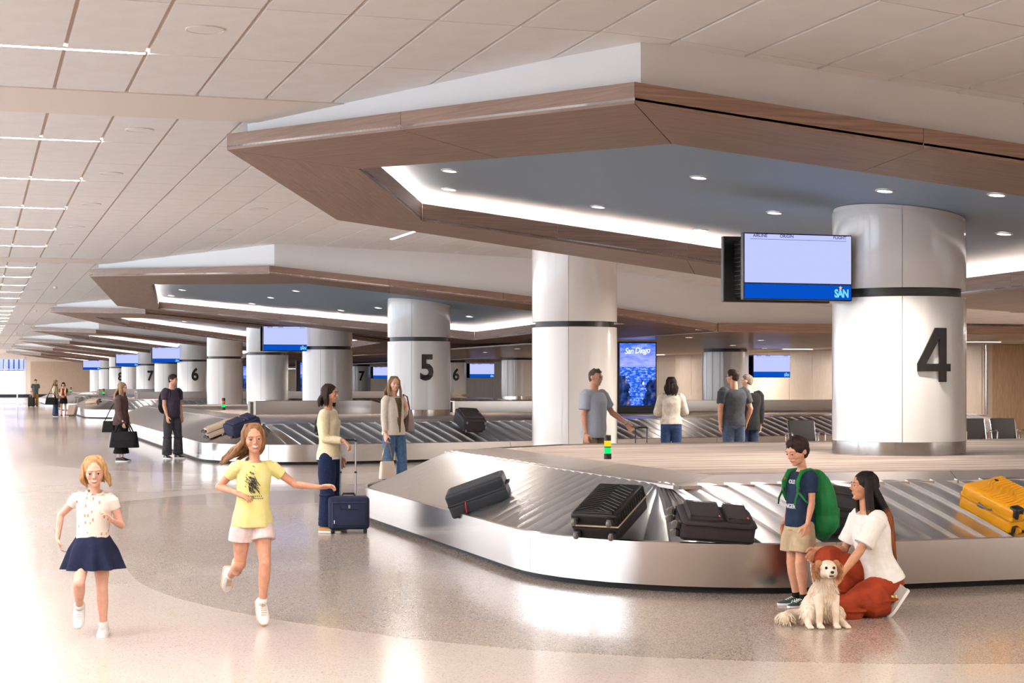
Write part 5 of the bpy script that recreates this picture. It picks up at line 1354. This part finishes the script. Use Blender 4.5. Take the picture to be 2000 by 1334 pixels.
def on(hm, f, x, y): return hm.pel.lerp(hm.neck, f)+hm.X2*x*hm.h+hm.Y2*y*hm.h
bp_ = MB().ell(on(b_, .32, 0, -.15), (.12*b_.h, .085*b_.h, .21*b_.h), Matrix.Rotation(-.10, 3, 'X')).ell(on(b_, .02, 0, -.16), (.125*b_.h, .09*b_.h, .10*b_.h)).ell(on(b_, .75, 0, -.11), (.09*b_.h, .06*b_.h, .09*b_.h))
bag = empty('backpack', b_.t.location, b_.t.rotation_euler.z, 'bright green backpack worn by the boy beside the carousel', 'bag')
o = bp_.build('pack_body', F_green, bag); remesh(o, .006, 4)
o2 = MB().rbox(on(b_, .10, 0, -.228), (.16*b_.h, .035, .13*b_.h), .03, 3).build('front_pocket', F_green, bag, smooth=40); remesh(o2, .006, 4)
for sg in (-1, 1):
    pts = [on(b_, .95, sg*.045, -.09), on(b_, 1.005, sg*.055, -.02), on(b_, .97, sg*.06, .05), on(b_, .78, sg*.064, .078), on(b_, .58, sg*.072, .070), on(b_, .42, sg*.092, .035), on(b_, .30, sg*.098, -.03)]
    MB().tube(pts, [.022, .024, .024, .024, .02, .012, .012], 8, flat=.32, up=(1, 0, 0)).build('shoulder_strap', F_green, bag, smooth=True)
    MB().rbox(on(b_, .62, sg*.072, .079), (.03, .012, .03), .004, 1).build('buckle', M_black, bag)
    MB().tube([on(b_, .60, sg*.074, .082), on(b_, .45, sg*.080, .10), on(b_, .33, sg*.078, .105)], [.009, .009, .008], 6, flat=.3).build('loose_strap', F_green, bag)
MB().rbox(on(b_, .84, .062, .079), (.02, .01, .018), .003, 1).build('red_tab', M_red, bag)
me = text_mesh('VOYAGE', .045, M_wink, .0015, .0008) if False else None
pr = mat('print_white', (206, 210, 216), .8); fy = .0735*b_.h
mb = MB().ell(on(b_, .55, .012, .062), (.028, .006, .034)).ell(on(b_, .63, .03, .060), (.018, .006, .016)).ell(on(b_, .47, -.008, .064), (.02, .006, .016)); mb.build('print_picture', pr, b_.t)
def chest_text(hm, s, size, f, x=0, y=.075, m=None, parent=None):
    me = text_mesh(s, size, m or pr, .002, .0012, 'lettering'); o = link('lettering', me, hm.t)
    R = Matrix((-hm.X2, hm.T2, hm.Y2)).transposed().to_4x4(); R.translation = on(hm, f, x, y); o.matrix_local = R
chest_text(b_, 'OLE', .042, .78, .0, .070); chest_text(b_, 'NGER', .045, .30, .0, .0745)

# 4 crouching woman
w_ = Human('person', 'crouching woman with long auburn-tipped hair, white blouse and rust trousers', (6.30, 10.93), -76, 1.66, .0062, skin_m=SK_tan, lean=(0, .30, 1), head=(4, 2), hipdrop=-.27,
    arms={'R': ((.2, .35, -.92), (-.15, 1, .05), (0, .7, -.7)), 'L': ((-.02, .55, -.83), (.0, .65, -.76), (0, .75, -.65))},
    legs={'R': ((.10, .93, .36), (0, -.35, -.94), (.05, 1, 0)), 'L': ((-.12, .86, -.46), (-.02, -.95, .30), (-.02, .62, -.78))}, bend=(0, .20, 1))
w_.hairmat = H_black; w_.curl = {'L': .7, 'R': .6}; w_.body(False)
w_.top(F_white, 'blouse', .80, lo=-.06, ex=.012, sl_r=1.35, flare=.006, cuff=1.15); w_.pants(F_rust, 'wide_trousers', .86, 1.5, 1.7, hi=.10, knee=1.25); w_.shoes(M_greysn, M_wshoe, 'runner')
w_.hair(H_black, .33, 'long', 95, H_ombre, vol=1.0, seed=8)
MB().ell(w_.hp(.1, -.95, .05), (.022, .022, .022)).build('hair_tie', M_black, w_.t); MB().tube([w_.hp(.72, .02, -.3), w_.hp(.74, .02, -.42)], .004, 6).build('earring', M_gold2, w_.t)
A_ = w_.an['L']; me = text_mesh('N', .06, mat('pale_yellow', (236, 214, 110), .5), .003, .003, 'emblem'); o = link('emblem', me, w_.t, A_+V(-.052*1.0, .03, -.035), (pi/2, 0, -pi/2))

# 5 cream sweater woman
c_ = Human('person', 'woman in a cream sweater and dark jeans resting a hand on a case handle', (3.78, 18.70), 78, 1.655, .007, skin_m=SK_mid, lean=(0, -.02, 1), head=(8, -2),
    arms={'R': ((.06, .06, -1), (.0, .98, -.10), (.05, .75, -.75)), 'L': ((-.08, .02, -1), (-.02, .35, -1), (0, .2, -1))})
c_.palm = {'R': (0, -.5, -.8)}; c_.curl = {'R': .7}; c_.hairmat = H_brown; c_.body(False); c_.top(F_cream, 'sweater', 1.88, lo=-.07, ex=.008, sl_r=1.16); o = MB().loft(c_.torso_rings(-.12, -.02, .006)).build('shirt_hem', F_white, c_.t, smooth=50)
c_.pants(J_navy, 'jeans', .98, 1.28, 1.35, hi=-.02); c_.shoes(mat('tan_shoe', (190, 140, 90), .6), M_wshoe, 'shoe'); c_.hair(H_brown, .085, 'long', 70, vol=1.0, seed=9)
MB().tube([c_.hp(.74, .0, -.32), c_.hp(.74, .0, -.42)], .005, 6).build('earring', M_trimw, c_.t)

# 6 blazer woman
d_ = Human('person', 'woman in an ivory blazer, olive blouse and blue jeans with long ash-blond hair', (6.17, 25.5), 44, 1.76, .008, skin_m=SK_fair, lean=(0, .0, 1), head=(22, -6),
    arms={'R': ((.10, .0, -1), (.04, .18, -1), (0, .1, -1)), 'L': ((-.20, -.05, -1), (.45, .75, .80), (.2, .3, .5))}, legs={'R': ((.05, .0, -1), (0, -.03, -1), (.2, 1, 0)), 'L': ((-.10, .10, -1), (-.03, -.04, -1), (-.15, 1, 0))})
d_.hairmat = H_ash; d_.body(False); d_.top(F_blazer, 'blazer', 1.85, lo=-.14, ex=.014, sl_r=1.22); d_.pants(J_mid, 'jeans', .99, 1.22, 1.3); d_.shoes(M_cream_l, M_wshoe, 'shoe'); d_.hair(H_ash, .17, 'long', 80, vol=.97, seed=12)
mb = MB().loft([ring(on(d_, f, 0, .052), d_.X2, d_.Y2, a*d_.h, .036*d_.h, 16) for f, a in ((-.06, .020), (.3, .026), (.6, .030), (.85, .034), (.96, .028))]); mb.build('blouse', F_olive, d_.t, smooth=50)
mb = MB()
for q in range(6): mb.ell(on(d_, .1+.14*q, 0, .090), (.006, .004, .006))
mb.build('blouse_button', M_gold2, d_.t)
for sg in (-1, 1): MB().tube([on(d_, .98, sg*.032, .045), on(d_, .75, sg*.040, .082), on(d_, .42, sg*.026, .088), on(d_, .38, sg*.020, .086)], [.008, .022, .012, .004], 8, flat=.35, up=(0, 1, 0)).build('lapel', F_blazer, d_.t, smooth=True)
# her two bags
def world(hm, p): return hm.t.matrix_basis @ p
def handbag(name, hm, p, w, d, h, m, label, strap, rz=0, taper=.7, sm=None):
    q = world(hm, p); t = empty(name, q, hm.t.rotation_euler.z+rz, label, 'bag')
    mb = MB(); mb.loft([ring(V(0, 0, -h), V(1, 0, 0), V(0, 1, 0), w/2, d/2, 20, 4), ring(V(0, 0, -h*.5), V(1, 0, 0), V(0, 1, 0), w/2*(1+taper)/2, d/2*.95, 20, 4), ring(V(0, 0, 0), V(1, 0, 0), V(0, 1, 0), w/2*taper, d/2*.6, 20, 4)])
    o = mb.build('bag_body', m, t); remesh(o, .008, 4)
    for pts, r in strap: MB().tube(pts, r, 8).build('strap', sm or m, t, smooth=True)
    return t
q = d_.wr['R']
handbag('handbag', d_, q+V(.0, .04, -.42), .30, .10, .27, M_cream_l, 'cream leather handbag on a chain strap held low by the blazer woman', [([(-.11, 0, -.02), (-.07, 0, .16), (0, 0, .34), (.07, 0, .16), (.11, 0, -.02)], .009)], sm=M_gold2, taper=.85)
q = on(d_, .60, -.17, .0)
handbag('tote_bag', d_, q, .34, .13, .34, M_leather, 'brown leather tote on the shoulder of the blazer woman', [([(-.06, 0, -.02), (-.0, -.02, .20), (.12, -.04, .24), (.10, 0, -.02)], .012)], taper=.5, rz=.5)

# 7 man in the pale polo
m_ = Human('person', 'man in a pale blue polo and tan trousers, hand on a case handle', (8.62, 23.2), 52, 1.86, .008, male=True, skin_m=SK_mid, head=(-4, -4), w=1.04,
    arms={'L': ((-.40, .32, -.85), (-.42, .62, -.55), (-.3, .5, -.8)), 'R': ((.16, .0, -1), (.02, .16, -1), (0, .1, -1))})
m_.hairmat = H_grey; m_.body(False); m_.top(F_polo, 'polo_shirt', .72, lo=-.22, ex=.012, sl_r=1.25, fit=1.04); m_.collar(F_polo); m_.pants(F_khaki2, 'trousers', .98, 1.2, 1.3); m_.shoes(M_bshoe, M_black, 'shoe'); m_.hair(H_grey, 0, 'short', seed=6, vol=.93)
mb = MB()
for q in range(5): mb.ell(on(m_, .15+.17*q, 0, .083), (.006, .004, .006))
mb.build('shirt_button', M_trimw, m_.t); MB().lathe([(.036, -.008), (.039, 0), (.036, .008)], 20, m_.wr['L'], cap=False).build('bracelet', M_alu, m_.t, smooth=True)
# 8-10 people at the back
p_ = Human('person', 'dark-haired woman seen from behind in a cream blouse and blue jeans', (11.88, 28.0), 180, 1.76, .0095, skin_m=SK_mid, arms={'R': ((.35, .05, -1), (-.55, .75, -.1), (-.8, .3, 0)), 'L': ((-.35, .05, -1), (.55, .75, -.1), (.8, .3, 0))})
p_.hairmat = H_black; p_.body(False); p_.top(fabric('cream_blouse', (222, 214, 200)), 'blouse', 1.6, lo=-.02, ex=.016, sl_r=1.45, flare=.012, wave=.03); p_.pants(fabric('blue_jeans', (46, 66, 104), (36, 54, 90), 40), 'jeans', .98, 1.15, 1.1); p_.shoes(M_wshoe, None, 'shoe'); p_.hair(H_black, .12, 'long', 70, vol=1.0, seed=15)
p_ = Human('person', 'man in a dark grey T-shirt and jeans seen from behind, hands in pockets', (12.50, 26.7), 200, 1.88, .0095, male=True, skin_m=SK_mid, head=(-42, 0), arms={'R': ((.32, -.20, -1), (-.22, .25, -1), (-.2, .2, -1)), 'L': ((-.24, -.10, -1), (.10, .22, -1), (.1, .2, -1))})
p_.hairmat = H_brown; p_.body(False); p_.top(F_char, 't_shirt', .70, lo=-.14, ex=.012, sl_r=1.3, fit=1.03); p_.pants(fabric('worn_jeans', (70, 84, 108), (56, 70, 94), 30), 'jeans', .98, 1.2, 1.25); p_.shoes(M_bshoe, None, 'shoe'); p_.hair(H_brown, 0, 'short', seed=7)
for sg in (-1,): MB().tube([p_.hp(sg*.72, .0, .06), p_.hp(sg*.70, .62, .06), p_.hp(sg*.52, .85, .02), p_.hp(sg*.15, .90, .02)], .004, 5).build('glasses', M_black, p_.t)
p_ = Human('person', 'older man in a black jacket, half hidden by the man in the dark T-shirt', (13.25, 27.7), 192, 1.80, .0095, male=True, skin_m=SK_fair, head=(-52, 0), w=1.05)
p_.hairmat = H_gr2; p_.body(False); p_.top(F_black, 'jacket', 1.9, lo=-.26, ex=.018, sl_r=1.3, fit=1.04); p_.collar(F_white, False); p_.pants(J_dark, 'trousers', .98, 1.2, 1.25); p_.shoes(M_bshoe, M_black, 'shoe'); p_.hair(H_gr2, 0, 'short', seed=17, vol=.95)
# 11 backpack man
k_ = Human('person', 'young man in a dusk T-shirt and grey trousers wearing a black backpack', (4.08, 37.4), 50, 1.83, .0095, male=True, skin_m=SK_mid, head=(-20, -4), arms={'R': ((.10, .05, -1), (-.05, .35, -1), (0, .2, -1)), 'L': ((-.10, .02, -1), (.0, .25, -1), (0, .2, -1))},
    legs={'R': ((.06, .0, -1), (.02, -.03, -1), (.2, 1, 0)), 'L': ((-.10, .10, -1), (-.03, -.03, -1), (-.15, 1, 0))}, w=.95)
k_.hairmat = H_brown; k_.body(False); k_.top(F_plum, 't_shirt', .62, lo=-.12, ex=.010, sl_r=1.2); k_.pants(F_grey, 'trousers', .98, 1.25, 1.5); k_.shoes(M_bshoe, M_wshoe, 'trainer', stripes=M_wshoe); k_.hair(H_brown, 0, 'short', seed=21, vol=1.0)
bag = empty('backpack', k_.t.location, k_.t.rotation_euler.z, 'black backpack on the back of the young man in grey trousers', 'bag')
o = MB().ell(on(k_, .50, 0, -.13), (.085*k_.h, .065*k_.h, .155*k_.h)).ell(on(k_, .30, 0, -.15), (.08*k_.h, .05*k_.h, .09*k_.h)).build('pack_body', F_black, bag); remesh(o, .01, 3)
for sg in (-1, 1): MB().tube([on(k_, .88, sg*.055, -.08), on(k_, 1.0, sg*.062, -.01), on(k_, .93, sg*.066, .055), on(k_, .7, sg*.072, .068), on(k_, .5, sg*.088, .03), on(k_, .35, sg*.09, -.06)], [.02, .022, .022, .02, .014, .012], 8, flat=.35, up=(1, 0, 0)).build('shoulder_strap', F_black, bag, smooth=True)
# 12 brown sweater woman
s_ = Human('person', 'woman in a brown knitted sweater and black trousers holding a black bag', (2.92, 36.4), 84, 1.66, .010, skin_m=SK_fair, head=(4, -4), arms={'R': ((.05, .05, -1), (0, .35, -1), (0, .2, -1)), 'L': ((-.05, .05, -1), (0, .35, -1), (0, .2, -1))})
s_.hairmat = H_ash; s_.body(False); s_.top(F_brownk, 'sweater', 1.86, lo=-.24, ex=.020, sl_r=1.5, flare=.008); s_.pants(F_black, 'wide_trousers', .86, 1.5, 1.7); s_.shoes(M_bshoe, M_wshoe, 'trainer'); s_.hair(H_ash, .17, 'long', 70, vol=1.02, seed=23)
MB().tube([s_.hp(.74, -.0, .04), s_.hp(.66, .66, .04), s_.hp(.5, .86, .0), s_.hp(.14, .90, .0)], .004, 5).build('glasses', M_black, s_.t)
handbag('duffel_bag', s_, s_.wr['R']+V(.02, .04, -.20), .62, .26, .34, F_black, 'black cloth duffel bag hanging from the hand of the brown sweater woman', [([(-.17, -.08, -.02), (-.10, -.06, .13), (.0, -.04, .19), (.10, -.06, .13), (.17, -.08, -.02)], .014), ([(-.17, .08, -.02), (-.10, .06, .13), (.0, .04, .19), (.10, .06, .13), (.17, .08, -.02)], .014)], rz=pi/2, taper=.85)
handbag('shoulder_bag', s_, on(s_, -.05, .06, -.14), .30, .12, .24, F_black, 'small black shoulder bag behind the brown sweater woman', [([(-.10, 0, -.02), (.04, .03, .28), (.20, .06, .52), (.20, .03, .3), (.10, 0, -.02)], .01)], rz=pi/2, taper=.8)
# 13-15 far people
f_ = Human('person', 'far blonde woman in a cream T-shirt and jeans carrying a black travel bag', (3.6, 82.9), 88, 1.74, .014, skin_m=SK_mid, head=(10, 0))
f_.hairmat = H_ash; f_.body(False); f_.top(F_cream, 't_shirt', .8, lo=-.1, ex=.012, sl_r=1.3); f_.pants(fabric('far_jeans', (58, 78, 110)), 'jeans', .98, 1.3, 1.7); f_.shoes(M_bshoe, M_wshoe, 'shoe'); f_.hair(H_ash, .17, 'long', 50, vol=1.05, seed=31)
handbag('travel_bag', f_, V(.26, -.12, .92), .56, .3, .34, F_black, 'black travel bag slung on the far blonde woman', [([(-.2, 0, -.02), (-.1, 0, .18), (.1, 0, .18), (.2, 0, -.02)], .016), ([(-.22, 0, -.02), (.12, -.14, .52), (.22, 0, -.02)], .014)], rz=pi/2, taper=.85)
f_ = Human('person', 'far woman in a rust top and black skirt holding a case handle', (4.02, 84.0), 10, 1.62, .014, skin_m=SK_fair, head=(0, -6), arms={'R': ((.12, .05, -1), (-.5, .7, -.3), (-.6, .5, -.4)), 'L': ((-.12, .05, -1), (.5, .7, -.3), (.6, .5, -.4))})
f_.hairmat = H_brown; f_.body(True); f_.top(F_rust, 'top', .6, lo=-.0, ex=.008, sl_r=1.15); f_.skirt(F_black, .22, .015, 6, .003, .2); f_.shoes(mat('brown_shoe', (96, 60, 44), .5), None, 'shoe'); f_.hair(H_brown, .05, 'long', 40, vol=1.0, seed=33, fringe=True)
for sg in (-1, 1): MB().tube([on(f_, .99, sg*.05, -.03), on(f_, .98, sg*.06, .03), on(f_, .7, sg*.055, .07), on(f_, .2, sg*.065, .07)], [.03, .035, .04, .03], 8, flat=.5).build('draped_cardigan', F_cream, f_.t, smooth=True)
handbag('shoulder_bag', f_, V(.24, -.05, .72), .34, .14, .3, M_leather, 'brown bag at the side of the far woman in the skirt', [([(-.1, 0, 0), (0, 0, .4), (.1, 0, 0)], .012)])
f_ = Human('person', 'farthest man in a slate shirt and tan trousers near the end wall', (3.7, 114.3), 30, 1.79, .016, male=True, skin_m=SK_mid, head=(0, -8), arms={'L': ((-.1, .05, -1), (.1, 1, .1), (0, 1, .2)), 'R': ((.15, 0, -1), (.1, .1, -1), (0, .1, -1))})
f_.hairmat = H_brown; f_.body(False); f_.top(F_teal, 'shirt', .7, lo=-.2, ex=.014, sl_r=1.3); f_.pants(fabric('ochre_trousers', (150, 116, 62)), 'trousers', .98, 1.25, 1.3); f_.shoes(M_bshoe, None, 'shoe'); f_.hair(H_brown, 0, 'short', seed=35)

# ---------------- dog
M_fur = noisy(mat('cream_fur', (236, 224, 206), .9), (214, 194, 168), 12, detail=3); M_furt = noisy(mat('tan_fur', (176, 128, 88), .9), (146, 100, 66), 16)
dog = empty('dog', (5.60, 10.52, 0), yaw_of(6), 'small fluffy cream dog with tan ears, sitting and looking out', 'dog')
mb = MB(); Rr = Matrix.Rotation
mb.ell((0, -.10, .115), (.118, .155, .115)).ell((0, .0, .19), (.098, .115, .13), Rr(-.35, 3, 'X')).ell((0, .065, .235), (.08, .075, .105)).ell((0, .07, .31), (.062, .062, .085))
for sg in (-1, 1):
    mb.tube([(sg*.055, .085, .22), (sg*.056, .115, .12), (sg*.058, .12, .035)], [.040, .026, .022], 12); mb.ell((sg*.058, .140, .018), (.026, .038, .018))
    for q in (-1, 0, 1): mb.ell((sg*.058+q*.014, .170, .014), (.009, .014, .012))
    mb.ell((sg*.095, -.02, .075), (.055, .10, .072)); mb.tube([(sg*.10, -.02, .05), (sg*.125, .09, .025), (sg*.13, .12, .02)], [.035, .024, .02], 12); mb.ell((sg*.13, .135, .017), (.024, .04, .016))
    for q in (-1, 0, 1): mb.ell((sg*.13+q*.013, .168, .012), (.009, .013, .011))
HC = V(0, .115, .41)
mb.ell(HC, (.066, .066, .06)).ell(HC+V(0, .035, -.02), (.045, .05, .038)).ell(HC+V(0, .082, -.022), (.026, .034, .021)).ell(HC+V(0, .070, -.047), (.021, .030, .013)).ell(HC+V(.035, .015, -.028), (.03, .04, .035)).ell(HC+V(-.035, .015, -.028), (.03, .04, .035))
mb.tube([(.08, -.2, .06), (.18, -.18, .05), (.25, -.08, .045), (.27, -.0, .045)], [.04, .045, .045, .025], 12)
db = mb.build('body', M_fur, dog); remesh(db, .006, 3)
for sg in (-1, 1):
    o = MB().ell(HC+V(sg*.078, -.008, .0), (.022, .034, .056), Rr(sg*-.35, 3, 'Y')).ell(HC+V(sg*.062, -.005, .035), (.026, .034, .026)).ell(HC+V(sg*.084, 0, -.035), (.018, .026, .035)).build('ear', M_furt, dog); remesh(o, .006, 3)
    e = MB().ell(HC+V(sg*.027, .062, .012), (.0105, .008, .0105)).build('eye', M_iris, dog, smooth=True)
MB().ell(HC+V(0, .115, -.012), (.0135, .010, .010)).build('nose', M_black, dog, smooth=True)
MB().ell(HC+V(0, .094, -.040), (.018, .018, .008)).build('mouth', mat('dog_mouth', (60, 22, 24), .4), dog, smooth=True); MB().ell(HC+V(0, .098, -.046), (.010, .018, .004)).build('tongue', mat('tongue', (206, 120, 120), .4), dog, smooth=True)
rnd = random.Random(11)
for nm, m_, areas in (('fur', M_fur, [((0, -.10, .115), (.118, .155, .115), 500), ((0, .0, .20), (.098, .115, .13), 520), ((0, .068, .25), (.08, .072, .10), 420), ((0, .07, .31), (.066, .066, .085), 260), ((.095, -.02, .08), (.057, .10, .072), 200), ((-.095, -.02, .08), (.057, .10, .072), 200), ((.24, -.09, .045), (.06, .10, .045), 240)]), ('ear_fur', M_furt, [(tuple(HC+V(.082, -.004, -.015)), (.022, .034, .062), 130), (tuple(HC+V(-.082, -.004, -.015)), (.022, .034, .062), 130)])):
    mb = MB()
    for c, r, n in areas:
        for i in range(n):
            z = rnd.uniform(-.8, 1); a = rnd.uniform(0, 2*pi); q = sqrt(max(0, 1-z*z)); nn = V(q*cos(a), q*sin(a), z); p = V(c[0]+r[0]*nn.x*.95, c[1]+r[1]*nn.y*.95, c[2]+r[2]*nn.z*.95)
            if p.z < .02: continue
            dr = (nn*.55+V(rnd.uniform(-.2, .2), .1+rnd.uniform(-.2, .2), -.9)).normalized(); L = rnd.uniform(.022, .042)
            sdv = dr.cross(nn).normalized()*.0042
            mb.add([p-sdv, p+sdv, p+nn*.004, p+dr*L+nn*.004], [(0, 1, 3), (1, 2, 3), (2, 0, 3)])
    o = mb.build(nm, m_, dog); o['kind'] = 'stuff'
# leash from the woman's hand
lw = w_.t.matrix_basis @ (w_.wr['R']+w_.hdv['R']*.08); dn = Vector((5.60, 10.62, .34))
le = MB().tube([lw, lw+V(0, -.01, -.10), lw.lerp(dn, .6)+V(0, -.02, -.16), dn+V(.05, 0, -.03), dn], .006, 6).build('dog_leash', M_cream_l, smooth=True)
tag(le, 'thin pale leash running from the crouching woman to the dog', 'leash')
bake_pending()
